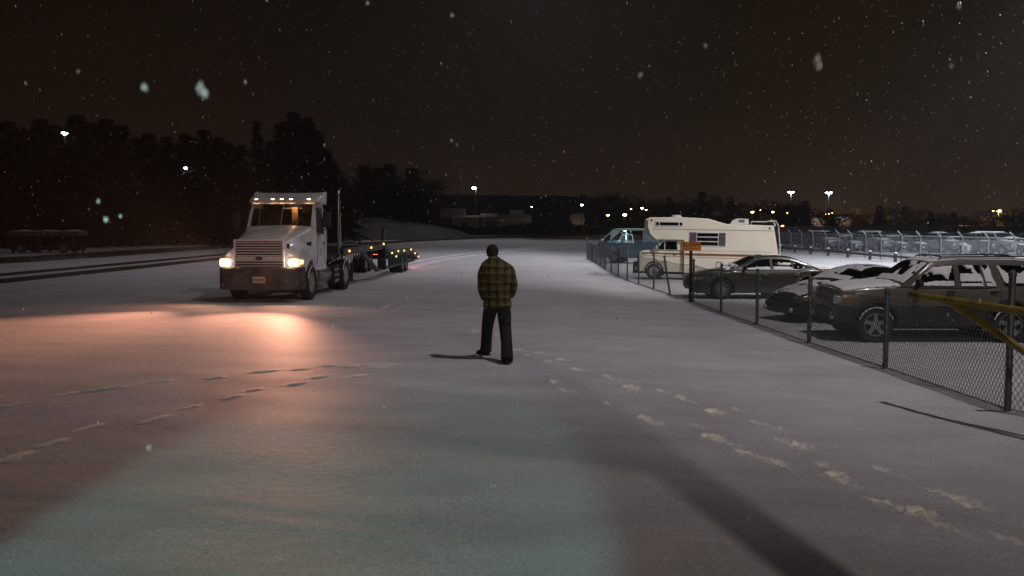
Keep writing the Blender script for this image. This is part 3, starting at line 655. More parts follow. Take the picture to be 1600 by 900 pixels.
# grille
MB().box((1.20, 0, 1.31), (.06, 1.34, .86), bev=.02).build('grille_backing', UNDER, tr)
for k in range(11):
    if k == 6: continue
    MB().box((1.245, 0, 1.69 - .073 * k), (.05, 1.32, .035), bev=.010).build('grille_bar', GRILLE, tr)
g_ = MB(); g_.box((1.245, 0, 1.25), (.04, 1.32, .10), bev=.01); g_.build('badge_panel', GRILLE, tr, True)
b_ = MB().lathe([(0, .02), (.10, .015), (.11, 0)], 18).build('oval_badge', mat('badge_dark', (.05, .05, .07), .3, .4), tr, True); b_.matrix_local = Matrix.Translation((1.27, 0, 1.25)) @ Matrix.Rotation(-math.pi / 2, 4, 'Z') @ Matrix.Diagonal((1, 1, .5, 1))
g_ = MB()
for sg in (1, -1): g_.box((1.235, sg * .685, 1.31), (.08, .05, .90), bev=.015)
g_.box((1.235, 0, 1.755), (.08, 1.42, .045), bev=.015); g_.box((1.235, 0, .875), (.08, 1.42, .045), bev=.015); g_.build('grille_frame', WPAINT, tr, True)
# bumper
rr = []
for i in range(25):
    t = -1 + i / 12; y = 1.20 * math.sin(t * math.pi / 2) if abs(t) < 1 else 1.20 * t; x = 1.42 - .55 * abs(t) ** 4
    rr.append([(x - .10, y * .96, .36), (x - .01, y, .38), (x + .02, y, .55), (x + .02, y, .82), (x - .02, y, .98), (x - .16, y * .96, 1.0)])
MB().loft(rr, closed=False, cap=False).build('bumper', WDIRT, tr, True)
MB().box((1.20, 0, .93), (.2, 2.1, .1)).build('bumper_top', WDIRT, tr)
MB().box((1.452, 0.05, .66), (.012, .34, .17), bev=.004).build('licence_plate', mat('plate_tan', (.75, .55, .32), .5, emit=(1, .6, .3), estr=.0), tr)
for k in range(6): MB().box((1.461, -.07 + .05 * k, .655), (.004, .028, .085)).build('plate_character', mat('plate_print', (.12, .06, .05), .6), tr)
for sg in (1, -1):
    h = MB(); h.box((1.19, sg * .97, 1.13), (.14, .33, .23), Matrix.Rotation(sg * -.30, 3, 'Z'), bev=.05); hl_ = h.build('headlight', mat('headlight_halo', (.9, .7, .5), .3, emit=(1, .52, .27), estr=1.5), tr, True)
    h = MB(); h.box((1.235, sg * .965, 1.13), (.10, .25, .17), Matrix.Rotation(sg * -.30, 3, 'Z'), bev=.045); h.build('bulb', HEADL, hl_, True)
    MB().box((1.05, sg * 1.13, 1.14), (.16, .06, .12), Matrix.Rotation(sg * -.30, 3, 'Z'), bev=.02).build('turn_signal', mat('signal_glow', (.9, .5, .2), .3, emit=(1, .55, .22), estr=3), tr, True)
    p = Matrix.Rotation(TA, 4, 'Z') @ Vector((1.52, sg * .97, 1.15)) + TO
    f_ = Matrix.Rotation(TA, 4, 'Z') @ Vector((9.5, sg * 1.2 - 1.6, 1.25))
    lamp('headlight_beam', 'SPOT', p, 4700, (1.0, .41, .24), .12, p + f_, R(71), 1.0)
    f_ = Matrix.Rotation(TA, 4, 'Z') @ Vector((4, sg * 1.2 - 1.0, -.5))
    lamp('headlight_beam', 'SPOT', p, 130, (1.0, .42, .25), .12, p + f_, R(150), 1.0)
# cab
cb = []
def cab(x, w0, w1, zt_):
    return sym([(x, w0, .80), (x, w0 + .015, 1.3), (x, w0, 1.95), (x, w1 + .02, 2.45), (x, w1, zt_ - .10), (x, w1 - .07, zt_ - .01), (x, w1 * .6, zt_ + .03), (x, .001, zt_ + .045)])
MB().loft([cab(-.70, 1.00, .98, 2.12), cab(-.74, 1.01, .975, 2.2), cab(-1.10, 1.04, .955, 2.86), cab(-1.3, 1.05, .955, 2.92), cab(-2.28, 1.05, .955, 2.92), cab(-2.34, 1.0, .92, 2.86)], closed=False, cap=False).build('cab_shell_unused', WPAINT, tr, True)
bpy.data.objects.remove([o for o in COL.objects if o.name == 'cab_shell_unused'][0])
def cw(z):   # half width of the cab at a height
    return interp([(.8, 1.04), (1.3, 1.055), (1.95, 1.05), (2.45, .985), (2.86, .955)], z)
def wx(z):   # windshield plane x
    return -.72 - (z - 2.14) * .56
cbm = MB()
for sg in (1, -1):   # side walls with a door window opening: built of panels
    def SP(pts, t=.035):
        vs = [(x, sg * cw(z), z) for x, z in pts] + [(x, sg * (cw(z) - t), z) for x, z in pts]; n = len(pts)
        cbm.add(vs, [tuple(range(n)), tuple(range(2 * n - 1, n - 1, -1))] + [(i, i + n, (i + 1) % n + n, (i + 1) % n) for i in range(n)])
    SP([(-.70, .82), (-.70, 1.92), (-1.98, 1.92), (-1.98, .82)])
    SP([(-.72, 1.925), (-.72, 2.12), (wx(2.68) - .02, 2.68), (wx(2.68) - .12, 2.68), (-.98, 2.10), (-.98, 1.925)])
    SP([(-1.70, 1.925), (-1.70, 2.68), (-1.98, 2.68), (-1.98, 1.925)])
    SP([(wx(2.685) - .02, 2.685), (wx(2.9), 2.90), (-1.98, 2.90), (-1.98, 2.685)])
cbm.box((-1.98, 0, 1.5), (.04, 2.02, 1.35)); cbm.box((-1.98, .0, 2.80), (.04, 1.9, .24)); cbm.box((-1.98, .80, 2.42), (.04, .36, .52)); cbm.box((-1.98, -.80, 2.42), (.04, .36, .52))
cbm.grid(lambda u, v: (-1.16 - .82 * u, -.955 + 1.91 * v, 2.90 + .06 * math.sin(v * math.pi)), 4, 10)
cbm.box((-.76, 0, 2.09), (.10, 1.94, .10)); cbm.bar((wx(2.16), 0, 2.16), (wx(2.84), 0, 2.84), .02, .035)
for sg in (1, -1): cbm.bar((wx(2.12), sg * .965, 2.12), (wx(2.86), sg * .93, 2.86), .07, .09)
cbm.build('cab', WPAINT, tr, False, bev=.006)
ws = MB(); ws.grid(lambda u, v: (wx(2.15 + .70 * u) + .03 + .05 * math.cos((v - .5) * 2.6), (-.93 + 1.86 * v) * (1 - .025 * u), 2.15 + .70 * u), 6, 12)
ws.build('windshield', CGLASS, tr, True)
for sg in (1, -1):
    vs = [(x, sg * (cw(z) - .015), z) for x, z in [(-.985, 1.93), (-.985, 2.12), (wx(2.68) - .13, 2.68), (-1.69, 2.68), (-1.69, 1.93)]]
    MB().add(vs, [(0, 1, 2, 3, 4)]).build('door_window', CGLASS, tr)
    MB().tube([(-.96, sg * (cw(1.9) + .004), 1.90), (-.96, sg * (cw(2.1) + .004), 2.12), (-1.17, sg * (cw(2.68) + .004), 2.70), (-1.70, sg * (cw(2.68) + .004), 2.70), (-1.70, sg * (cw(1.9) + .004), 1.90), (-.96, sg * (cw(1.9) + .004), 1.90)], .016, 6).build('window_seal', BLACKP, tr)
    MB().tube([(-.93, sg * 1.058, 1.88), (-.93, sg * 1.058, .98)], .006, 5).build('door_seam', UNDER, tr); MB().tube([(-1.74, sg * 1.058, 2.66 - .78), (-1.74, sg * 1.058, .98)], .006, 5).build('door_seam', UNDER, tr)
    MB().box((-1.62, sg * 1.075, 1.62), (.16, .03, .05), bev=.01).build('door_handle', BLACKP, tr)
    MB().box((-1.32, sg * 1.062, 1.42), (.34, .004, .03)).build('door_lettering', mat('letter_grey', (.08, .08, .10), .5), tr); MB().box((-1.32, sg * 1.062, 1.34), (.26, .004, .025)).build('door_lettering', MATS['letter_grey'], tr); MB().box((-1.32, sg * 1.062, 1.27), (.30, .004, .02)).build('door_lettering', MATS['letter_grey'], tr)
    MB().tube([(-.85, sg * 1.05, 2.0), (-.82, sg * 1.38, 2.05), (-.82, sg * 1.38, 2.62), (-.9, sg * 1.0, 2.66)], .014, 6).build('mirror_bracket', BLACKP, tr)
    m_ = MB().box((-.84, sg * 1.38, 2.34), (.10, .24, .46), bev=.03).build('mirror', BLACKP, tr, True)
    MB().box((-.895, sg * 1.38, 2.34), (.01, .19, .40)).build('mirror_glass', LENS, m_)
    MB().tube([(-2.02, sg * 1.04, 1.1), (-2.02, sg * 1.06, 2.3)], .014, 6).build('grab_rail', CHR, tr)
# wipers
for sg in (1, -1): MB().tube([(-.62, sg * .25, 2.15), (wx(2.5) + .10, sg * .62, 2.42)], .009, 5).build('wiper', BLACKP, tr)
# roof deflector
fa = MB()
def FD(u, v):   # u up, v across
    y = -1 + 2 * v; w = 1.06 + .02 * u; zz = 2.86 + (.28 + .05 * abs(y) ** 3) * u; x = -.78 - .85 * u ** 1.25 - .42 * abs(y) ** 3.0 * (1 - .3 * u)
    return (x, w * math.sin(y * math.pi / 2) if abs(y) < 1 else w * y, zz)
fa.grid(FD, 8, 24)
for sg in (1, -1):
    fa.add([(-1.20, sg * 1.05, 2.82), (-1.60, sg * 1.07, 3.17), (-1.92, sg * 1.08, 3.22), (-1.98, sg * 1.05, 2.82)], [(0, 1, 2, 3)])
fo = fa.build('roof_deflector', WPAINT, tr, True, fix=False); sd_ = fo.modifiers.new('t', 'SOLIDIFY'); sd_.thickness = .03
MB().grid(lambda u, v: (FD(0, v)[0] + .04 - .35 * u, FD(0, v)[1] * (1 - .06 * u), 2.862 - .06 * (1 - u)), 2, 20).build('sun_visor', WPAINT, tr, True)
for yy in (-.80, -.28, 0, .28, .80):
    p_ = FD(.28, .5 + .5 * math.asin(max(-1, min(1, yy / 1.066))) / (math.pi / 2))
    MB().box((p_[0] + .03, p_[1], p_[2]), (.07, .10, .06), bev=.025).build('marker_light', MARK, tr, True)
# interior
LINER = mat('dark_headliner', (.022, .019, .017), .85, 0, .3, 6)
MB().box((-1.55, 0, 2.875), (.78, 1.84, .02)).build('headliner', LINER, tr)
for sg in (1, -1):
    MB().box((-1.83, sg * .915, 2.3), (.24, .02, .74)).build('inner_panel', LINER, tr); MB().box((-1.945, sg * .62, 2.42), (.02, .62, .80)).build('inner_panel', LINER, tr)
MB().box((-1.945, 0, 2.80), (.018, 1.8, .16)).build('inner_panel', LINER, tr)
SEAT = mat('cab_trim', (.10, .07, .05), .8, 0, .3, 10); TAN = mat('tan_trim', (.55, .34, .16), .7, 0, .25, 6)
MB().box((-.98, 0, 2.06), (.45, 1.86, .12), bev=.04).build('dashboard', SEAT, tr, True)
for sg in (1, -1):
    s_ = MB().box((-1.62, sg * .52, 1.95), (.16, .50, .80), Matrix.Rotation(-.1, 3, 'Y'), bev=.06).build('cab_seat', SEAT, tr, True); MB().box((-1.66, sg * .52, 2.46), (.10, .28, .20), bev=.04).build('headrest', SEAT, s_, True)
MB().lathe([(.215, -.012), (.23, 0), (.215, .012), (.20, 0), (.215, -.012)], 24).build('steering_wheel', BLACKP, tr, True).matrix_local = Matrix.Translation((-1.22, .48, 2.20)) @ Matrix.Rotation(math.pi / 2 + .0, 4, 'Z') @ Matrix.Rotation(-.5, 4, 'X')
MB().box((-1.90, 0.10, 2.42), (.06, .20, .62), bev=.02).build('rear_pillar_trim', TAN, tr, True); MB().box((-1.45, 0.10, 2.06), (.5, .34, .16), bev=.04).build('console_tray', TAN, tr, True)
MB().box((-1.7, .10, 2.86), (.20, .16, .03), bev=.01).build('dome_light', MARK, tr)
p = Matrix.Rotation(TA, 4, 'Z') @ Vector((-1.72, .10, 2.76)) + TO; lamp('dome_lamp', 'POINT', p, 2.2, (1.0, .62, .30), .04)
# chassis
ch = MB()
for sg in (1, -1): ch.box((-2.3, sg * .42, .82), (6.6, .10, .28))
ch.box((-5.2, 0, .82), (.2, .8, .2)); ch.box((0, 0, .5), (.16, 1.9, .16)); ch.box((.5, 0, .9), (1.2, 1.2, .5)); ch.box((-4.2, 0, .52), (.25, 1.9, .22)); ch.box((-1.4, 0, .75), (1.9, 1.9, .12))
ch.build('chassis', FRAME, tr)
MB().box((-4.3, 0, 1.06), (1.0, .9, .10), bev=.03).build('fifth_wheel', FRAME, tr)
for sg in (1, -1):
    MB().lathe([(0, -.62), (.27, -.62), (.30, -.58), (.30, .58), (.27, .62), (0, .62)], 20).build('fuel_tank', mat('tank_alloy', (.30, .30, .30), .35, .8, .3, 8), tr, True).matrix_local = Matrix.Translation((-1.75, sg * .82, .62)) @ Matrix.Rotation(math.pi / 2, 4, 'Z')
    st = MB(); st.box((-1.15, sg * 1.06, .42), (.5, .16, .03)); st.box((-1.15, sg * 1.06, .72), (.5, .16, .03)); st.box((-1.38, sg * 1.06, .57), (.03, .14, .34)); st.box((-.92, sg * 1.06, .57), (.03, .14, .34)); st.build('cab_step', ALU, tr)
    tb = MB().box((-2.85, sg * .98, .58), (.55, .36, .56), bev=.02).build('tool_box', FRAME, tr, True)
    for zz in (.40, .58, .76): MB().box((-2.85, sg * 1.165, zz), (.56, .02, .02)).build('tool_box_edge', SNOWF, tb)
    MB().box((-4.95, sg * .92, .55), (.02, .55, .62)).build('mud_flap', BLACKP, tr)
    MB().tube([(-4.2 + .60 * math.cos(R(t)), sg * .92, .55 + .60 * math.sin(R(t))) for t in range(20, 165, 12)], .03, 6).build('quarter_fender', FRAME, tr, True)
for sg in (1, -1):
    wheel(tr, 0, sg * 1.02, .50, .28, sg, rimr=.29, kind='hub', snow=True)
    for dx in (-4.2,):
        wheel(tr, dx, sg * 1.02, .52, .26, sg, rimr=.29, kind='dish', snow=True); wheel(tr, dx, sg * .72, .52, .26, -sg, rimr=.29, kind='dish', snow=False)
ex = MB().tube([(-3.3, .72, .9), (-3.9, .98, 1.15), (-3.9, .98, 3.20), (-3.94, .98, 3.34), (-4.04, .98, 3.42)], .055, 12).build('exhaust_stack', CHR, tr, True)
MB().tube([(-3.9, .98, 1.35), (-3.9, .98, 2.6)], .075, 12).build('heat_shield', CHR, ex, True)
# battery of hoses behind the cab
for k in range(3): MB().tube([(-2.0, -.2 + .15 * k, 1.6), (-2.9, -.2 + .15 * k, 1.15 - .1 * k), (-3.6, -.15 + .1 * k, 1.25)], .018, 6).build('air_hose', BLACKP, tr, True)

# ------------------------------------------------------------------ car hauler trailer
t2 = empty('car_hauler_trailer', TO + Matrix.Rotation(TA, 3, 'Z') @ Vector((-9, 0, 0)), TA, 'empty low car hauler trailer with rows of amber marker lights behind the white semi truck', 'trailer')
def L2(x, y, z): return (x + 9, y, z)     # positions given in truck coordinates
RAILM = mat('trailer_rail', (.03, .027, .027), .5, .4, .4, 4)
dk = [(-3.6, 1.30), (-9.0, 1.30), (-10.6, 1.34), (-11.6, 1.12), (-12.4, 1.02), (-16.9, .98), (-19.4, .62)]
for sg in (1, -1):
    m = MB()
    for (xa, za), (xb, zb_) in zip(dk, dk[1:]): m.bar(L2(xa + .02, sg * 1.16, za), L2(xb - .02, sg * 1.16, zb_), .10, .22)
    m.build('side_rail', RAILM, t2, True)
    MB().bar(L2(-6.6, sg * 1.1, 1.25), L2(-9.4, sg * 1.1, .42), .10, .16).build('diagonal_brace', RAILM, t2)
    MB().bar(L2(-10.4, sg * 1.12, .38), L2(-10.4, sg * 1.12, 1.3), .12, .34).build('support_column', RAILM, t2)
    if sg == 1: MB().bar(L2(-10.4, sg * 1.14, 1.3), L2(-10.7, sg * 1.14, 2.05), .09, .16).build('ramp_post', RAILM, t2)
    MB().bar(L2(-9.4, sg * 1.12, .40), L2(-18.6, sg * 1.12, .46), .07, .10).build('lower_rail', RAILM, t2)
    for k in range(13):
        x = -11.6 - .52 * k; MB().bar(L2(x, sg * 1.17, .45), L2(x, sg * 1.17, .98), .035, .05).build('side_stake', STEEL, t2)
for k in range(24):
    x = -4 - .64 * k; MB().box(L2(x, 0, interp(dk, x) - .03), (.22, 2.2, .05)).build('deck_plank', RAILM, t2)
MB().box(L2(-19.3, 0, .58), (.12, 2.4, .22), bev=.02).build('rear_bumper', FRAME, t2)
MB().box(L2(-5.5, 0, 1.12), (3.4, .9, .14)).build('gooseneck', FRAME, t2)
for x, z in [(-4.35, 1.30), (-7.9, 1.33), (-10.3, 1.42), (-12.1, 1.00), (-13.1, .82), (-13.6, 1.04), (-15.1, 1.02), (-17.0, 1.02), (-18.2, .80)]:
    for sg in (1, -1): MB().box(L2(x, sg * 1.225, z), (.10, .05, .075), bev=.02).build('marker_light', MARKY, t2, True)
for sg in (1, -1):
    MB().box(L2(-19.38, sg * 1.0, .66), (.06, .26, .10), bev=.02).build('tail_light', REDG, t2, True)
    MB().box(L2(-19.2, sg * 1.225, .60), (.14, .05, .08), bev=.02).build('rear_marker_light', REDG, t2, True)
    for dx in (-15.2, -16.2): wheel(t2, dx + 9, sg * 1.0, .40, .30, sg, rimr=.24, kind='dish', snow=False); wheel(t2, dx + 9, sg * .68, .40, .26, -sg, rimr=.24, kind='dish', snow=False)
p = Matrix.Rotation(TA, 3, 'Z') @ Vector((-19.9, 0.9, .6)) + TO; lamp('tail_lamp', 'POINT', p, 9, (1.0, .16, .12), .1)
p = Matrix.Rotation(TA, 3, 'Z') @ Vector((-21.6, 1.3, .9)) + TO; lamp('tail_lamp', 'POINT', p, 9, (1.0, .22, .16), .1)

# ------------------------------------------------------------------ camper van
CREAM = mat('cream_paint', (0.72, 0.69, 0.58), 0.42, 0, 0.10, 1.2, coat=.2, col2=(.66, .62, .50))
CREAM2 = mat('cream_roof_stain', (0.62, 0.60, 0.38), 0.5, 0, 0.15, 1.5)
BROWN = mat('brown_stripe', (0.16, 0.065, 0.025), 0.45, 0, .2, 3); ORNG = mat('orange_stripe', (0.42, .12, .05), .45, 0, .2, 3)
PURP = mat('purple_shutter', (0.075, 0.060, 0.075), .6, 0, .2, 8); WTRIM = mat('white_trim', (.62, .60, .60), .4, 0, .1, 10)
p = G(1021, 437); ca = R(15)
cmp_ = empty('camper_van', (p.x + .25, p.y + .95, gz(p.x, p.y)), math.pi - ca, 'cream overcab camper van with brown stripes and a roof air conditioner behind the slow sign', 'camper van', ry=-R(.9)); cmp_.scale = (.955, 1, 1)
HW = 1.06
body_poly = [(.42, 2.64), (.44, 2.32), (.28, 1.98), (-.02, 1.76), (-1.32, 1.76), (-1.36, .34), (-3.1, .32), (-5.25, .36), (-5.42, .9), (-5.42, 1.4), (-5.22, 2.44), (-3.15, 2.48), (-2.35, 2.69), (-1.2, 2.74), (.2, 2.72)]
bx = MB(); bx.prism(body_poly, -HW, HW); ob = bx.build('camper_body', CREAM, cmp_, bev=.035)
MB().prism([(.455, 2.60), (.475, 2.30), (.31, 1.965), (.02, 1.75), (-.10, 1.75), (.17, 2.0), (.29, 2.32), (.28, 2.60)], -HW - .008, HW + .008).build('overcab_nose_shade', mat('nose_shade_brown', (.13, .10, .085), .5, 0, .2, 4), cmp_, bev=.02)  # dark nose skin; its brown carries the shade of the unlit front
def vc(x):  # van nose half width
    return .92 - .10 * max(0, (x - .2)) ** 2
NR = []
for x, zt_ in [(.72, 1.02), (.69, 1.16), (.62, 1.22), (.5, 1.255), (.3, 1.28), (.15, 1.29)] + [(-.0 - .1 * i, 1.30) for i in range(14)]:
    z0 = arch(.36, x, 0, .45, .38); w = vc(x)
    NR.append(sym([(x, w * .95, z0), (x, w, z0 + (zt_ - z0) * .3), (x, w * 1.01, z0 + (zt_ - z0) * .7), (x, w * .96, zt_ - .04), (x, w * .9, zt_), (x, w * .5, zt_ + .03), (x, .001, zt_ + .035)]))
MB().loft(NR, closed=False, cap=True).build('van_nose', CREAM, cmp_, True)
cabp = [(.12, 1.30), (-.40, 1.755), (-1.33, 1.755), (-1.33, 1.30)]
MB().prism(cabp, lambda z: -.92 + (z - 1.3) * .16, lambda z: .92 - (z - 1.3) * .16).build('van_cab', CREAM, cmp_, bev=.01)
MB().add([(.125 - .02, -.80, 1.33), (.105, .80, 1.33), (-.375 + .01, .74, 1.745), (-.365, -.74, 1.745)], [(0, 1, 2, 3)]).build('windshield', GLASS, cmp_, loc=(.012, 0, .012))
for sg in (1, -1):
    y = lambda z: sg * (.925 - (z - 1.3) * .16)
    for nm, pl, mt_ in (('vent_window', [(-.08, 1.33), (-.36, 1.62), (-.40, 1.68), (-.44, 1.68), (-.44, 1.33)], GLASS), ('door_window', [(-.49, 1.33), (-.49, 1.69), (-1.0, 1.69), (-1.04, 1.33)], GLASS)):
        MB().add([(x, y(z), z) for x, z in pl], [tuple(range(len(pl)))]).build(nm, mt_, cmp_)
    MB().tube([(.0, y(1.31), 1.31), (-.44, y(1.72), 1.715), (-1.04, y(1.72), 1.715), (-1.08, y(1.31), 1.31)], .018, 6).build('window_frame', WTRIM, cmp_)
    MB().tube([(-.465, y(1.31), 1.31), (-.465, y(1.7), 1.71)], .02, 6).build('window_divider', WTRIM, cmp_)
    m = MB(); m.box((-.20, sg * 1.10, 1.50), (.05, .16, .34), bev=.02); m.tube([(-.25, sg * .9, 1.28), (-.22, sg * 1.1, 1.34), (-.22, sg * 1.1, 1.74), (-.3, sg * .9, 1.76)], .012, 5); m.build('mirror', CHR, cmp_, True)
    MB().box((-.10, sg * .93, .80), (.01, .008, .8)).build('door_seam', UNDER, cmp_, loc=(-.42, 0, 0)); MB().box((-.95, sg * .95, 1.13), (.14, .03, .03), bev=.01).build('door_handle', CHR, cmp_)
    MB().box((-.40, sg * .938, 1.165), (2.0, .012, .045)).build('side_stripe', BROWN, cmp_); MB().box((-.40, sg * .938, 1.05), (2.0, .012, .015)).build('side_stripe', ORNG, cmp_)
    MB().box((-3.39, sg * 1.066, 1.165), (4.0, .012, .055)).build('side_stripe', BROWN, cmp_); MB().box((-3.39, sg * 1.066, 1.115), (4.0, .010, .03)).build('side_stripe', ORNG, cmp_); MB().box((-3.39, sg * 1.066, 1.02), (4.0, .010, .014)).build('side_stripe', ORNG, cmp_)
    MB().box((-2.55, sg * 1.064, 2.22), (5.3, .014, .02)).build('panel_seam', mat('seam_grey', (.25, .24, .2), .6), cmp_)
    MB().box((-2.55, sg * 1.064, 1.32), (5.3, .006, .01)).build('panel_seam', MATS['seam_grey'], cmp_)
    # overcab window
    w = MB(); w.box((-.66, sg * 1.07, 2.45), (1.28, .03, .24), bev=.09); w_ = w.build('overcab_window_frame', WTRIM, cmp_, True)
    MB().box((-.66, sg * 1.085, 2.45), (.84, .02, .13)).build('window_pane', GLASS, w_)
    for xx in (-.13, -1.19): MB().box((xx, sg * 1.085, 2.45), (.13, .02, .14), bev=.05).build('window_pane', GLASS, w_, True)
    # shuttered side window
    w = MB(); w.box((-2.38, sg * 1.07, 1.82), (1.62, .03, .62), bev=.012); w_ = w.build('side_window_frame', WTRIM, cmp_, True)
    for xx in (-1.74, -3.02): MB().box((xx, sg * 1.085, 1.82), (.30, .025, .56), bev=.01).build('shutter', PURP, w_)
    for k in range(3): MB().box((-2.38, sg * 1.085, 2.005 - .19 * k), (.92, .02, .145)).build('window_pane', GLASS, w_)
    MB().box((-2.90, sg * 1.066, .72), (.24, .012, .26)).build('hatch_frame', UNDER, cmp_); MB().box((-2.90, sg * 1.072, .72), (.19, .012, .20)).build('hatch_door', WTRIM, cmp_)
    MB().box((-1.345, sg * .99, 1.05), (.03, .15, 1.4)).build('corner_trim', mat('rust_brown', (.12, .09, .05), .7), cmp_)
    MB().lathe([(0, .02), (.04, .015), (.045, 0)], 12).build('marker_light', UNDER, cmp_, loc=(-5.05, sg * 1.07, 2.33)); MB().lathe([(0, .02), (.04, .015), (.045, 0)], 12).build('marker_light', UNDER, cmp_, loc=(.14, sg * 1.07, 2.60))
    MB().tube([(math.cos(R(t)) * .46, sg * .925, .37 + math.sin(R(t)) * .46) for t in range(-5, 190, 13)], .02, 6).build('wheel_arch_trim', CREAM, cmp_, True)
MB().prism([(-1.0, 2.752), (-2.33, 2.705), (-3.1, 2.495), (-3.1, 2.485), (-2.35, 2.68), (-1.2, 2.73)], -HW * .97, HW * .97).build('roof_slope_panel', CREAM2, cmp_)
ac = MB(); ac.loft([[(-3.3, -.34, 2.47), (-3.3, .34, 2.47), (-3.42, .32, 2.64), (-3.42, -.32, 2.64)], [(-3.6, -.36, 2.47), (-3.6, .36, 2.47), (-3.6, .34, 2.72), (-3.6, -.34, 2.72)], [(-4.15, -.36, 2.47), (-4.15, .36, 2.47), (-4.12, .33, 2.72), (-4.12, -.33, 2.72)]]); ac_ = ac.build('air_conditioner', WTRIM, cmp_, bev=.03)
for k in range(4): MB().box((-3.72 - .07 * k, .358, 2.62), (.04, .02, .12)).build('vent_slot', UNDER, ac_)
MB().lathe([(0, .10), (.2, .09), (.26, 0)], 16, axis='z').build('roof_vent', WTRIM, cmp_, True, loc=(-.9, .2, 2.75))
for sg in (1, -1):
    MB().tube([(-4.25, sg * .85, 2.48), (-4.25, sg * .85, 2.60), (-4.9, sg * .85, 2.60), (-5.1, sg * .85, 2.66), (-5.26, sg * .85, 2.62), (-5.30, sg * .85, 2.42)], .02, 6).build('roof_rack_rail', WTRIM, cmp_, True)
for x in (-4.3, -4.6, -4.9, -5.2): MB().tube([(x, -.85, 2.6), (x, .85, 2.6)], .016, 6).build('roof_rack_bar', WTRIM, cmp_, True)
lad = MB()
for yy in (.55, .92): lad.tube([(-5.05, yy, 2.60), (-5.30, yy, 2.66), (-5.42, yy, 2.45), (-5.52, yy, 1.6), (-5.56, yy, .7)], .016, 6)
lad = lad.build('ladder_rail', WTRIM, cmp_, True)
for k in range(6): MB().tube([(-5.555 + .018 * k, .55, .85 + .29 * k), (-5.555 + .018 * k, .92, .85 + .29 * k)], .013, 6).build('ladder_rung', WTRIM, lad)
MB().box((-5.55, 0, .42), (.14, 2.1, .16), bev=.02).build('rear_bumper', CHR, cmp_, True)
MB().box((.76, 0, .85), (.06, 1.35, .34), bev=.02).build('grille', UNDER, cmp_, True); MB().box((.82, 0, .50), (.10, 1.84, .16), bev=.03).build('front_bumper', CHR, cmp_, True)
for sg in (1, -1): MB().box((.78, sg * .60, .86), (.05, .22, .22), bev=.04).build('headlight', LENS, cmp_, True)
MB().box((-2.2, 0, .40), (6.0, 1.3, .2)).build('underbody', UNDER, cmp_); MB().box((-2.2, 0, .5), (6.4, 1.25, .5)).build('chassis', UNDER, cmp_)
for sg in (1, -1):
    wheel(cmp_, 0, sg * .80, .37, .24, sg, rimr=.22, kind='hub', rim_mat=CHR); wheel(cmp_, -3.75, sg * .84, .37, .24, sg, rimr=.22, kind='hub', rim_mat=CHR)
    MB().tube([(-3.75 + math.cos(R(t)) * .46, sg * 1.065, .37 + math.sin(R(t)) * .46) for t in range(0, 181, 12)], .03, 6).build('rear_wheel_arch', UNDER, cmp_, True)

# ------------------------------------------------------------------ blue van with lit open cab behind the camper
BLUE = mat('blue_grey_paint', (0.075, 0.115, 0.15), 0.35, 0.2, 0.15, 1.5, coat=.4); TEAL = mat('teal_trim', (.13, .23, .25), .5, 0, .15, 4)
va = R(24)
vn = empty('blue_van', (7.95, 56.6, gz(7, 56)), math.pi - va, 'blue grey van with a lit teal interior and open side door, behind the camper', 'van')
NR = []
for x, zt_ in [(2.42, 1.0), (2.40, 1.24), (2.34, 1.31), (2.2, 1.33)] + [(2.1 - .2 * i, 1.33) for i in range(23)]:
    z0 = max(arch(.40, x, 1.25, .44, .38), arch(.40, x, -1.5, .44, .38)); w = .98 - .10 * max(0, x - 1.9) ** 2
    NR.append(sym([(x, w * .95, z0), (x, w, z0 + (zt_ - z0) * .3), (x, w, z0 + (zt_ - z0) * .8), (x, w * .94, zt_), (x, .001, zt_ + .03)]))
MB().loft(NR, closed=False, cap=True).build('van_body', BLUE, vn, True)
top_ = MB()
top_.box((-.32, 0, 2.10), (3.5, 1.74, .10)); top_.box((-2.05, 0, 1.70), (.08, 1.80, .76))
for sg in (1, -1):
    for x in (.72, -.62): top_.bar((x, sg * .93, 1.32), (x, sg * .86, 2.08), .10, .07)
    top_.bar((2.26, sg * .90, 1.32), (1.40, sg * .83, 2.07), .07, .07)
    top_.box((-1.36, sg * .89, 1.70), (1.35, .05, .74))
top_.build('van_top', TEAL, vn, bev=.02)
MB().box((-.3, 0, 2.165), (3.1, 1.6, .03), bev=.01).build('snow_cover', SNOWF, vn)
MB().prism([(2.23, 1.36), (1.42, 2.04), (1.40, 2.03), (2.21, 1.35)], -.82, .82).build('windshield', CGLASS, vn)
vs_ = MB(); 
for sg in (1, -1):
    s_ = MB(); s_.box((1.1, sg * .45, 1.35), (.5, .5, .16), bev=.04); s_.box((.84, sg * .45, 1.62), (.14, .48, .62), bev=.05); s_.build('van_seat', mat('pale_vinyl', (.5, .6, .62), .6, 0, .2, 6), vn, True)
MB().box((1.95, 0, 1.36), (.4, 1.7, .12), bev=.03).build('dashboard', BLACKP, vn)
dr = MB(); dr.box((.55, .98, .86), (1.1, .05, .86), bev=.03); dr_ = dr.build('open_door', BLUE, vn, True)
f2 = MB(); f2.tube([(1.05, .98, 1.30), (.72, .96, 1.80), (.10, .96, 1.80), (.02, .98, 1.30)], .035, 6); f2.box((.34, .97, 1.37), (.62, .03, .14)); f2.build('door_window_frame', mat('pale_frame', (.55, .62, .65), .5), dr_, True)
MB().box((.5, 1.0, 1.10), (1.0, .015, .05)).build('door_trim', CHR, dr_)
MB().box((2.05, 1.08, 1.45), (.16, .26, .18), bev=.03).build('mirror', mat('brown_mirror', (.25, .12, .07), .4), vn, True)
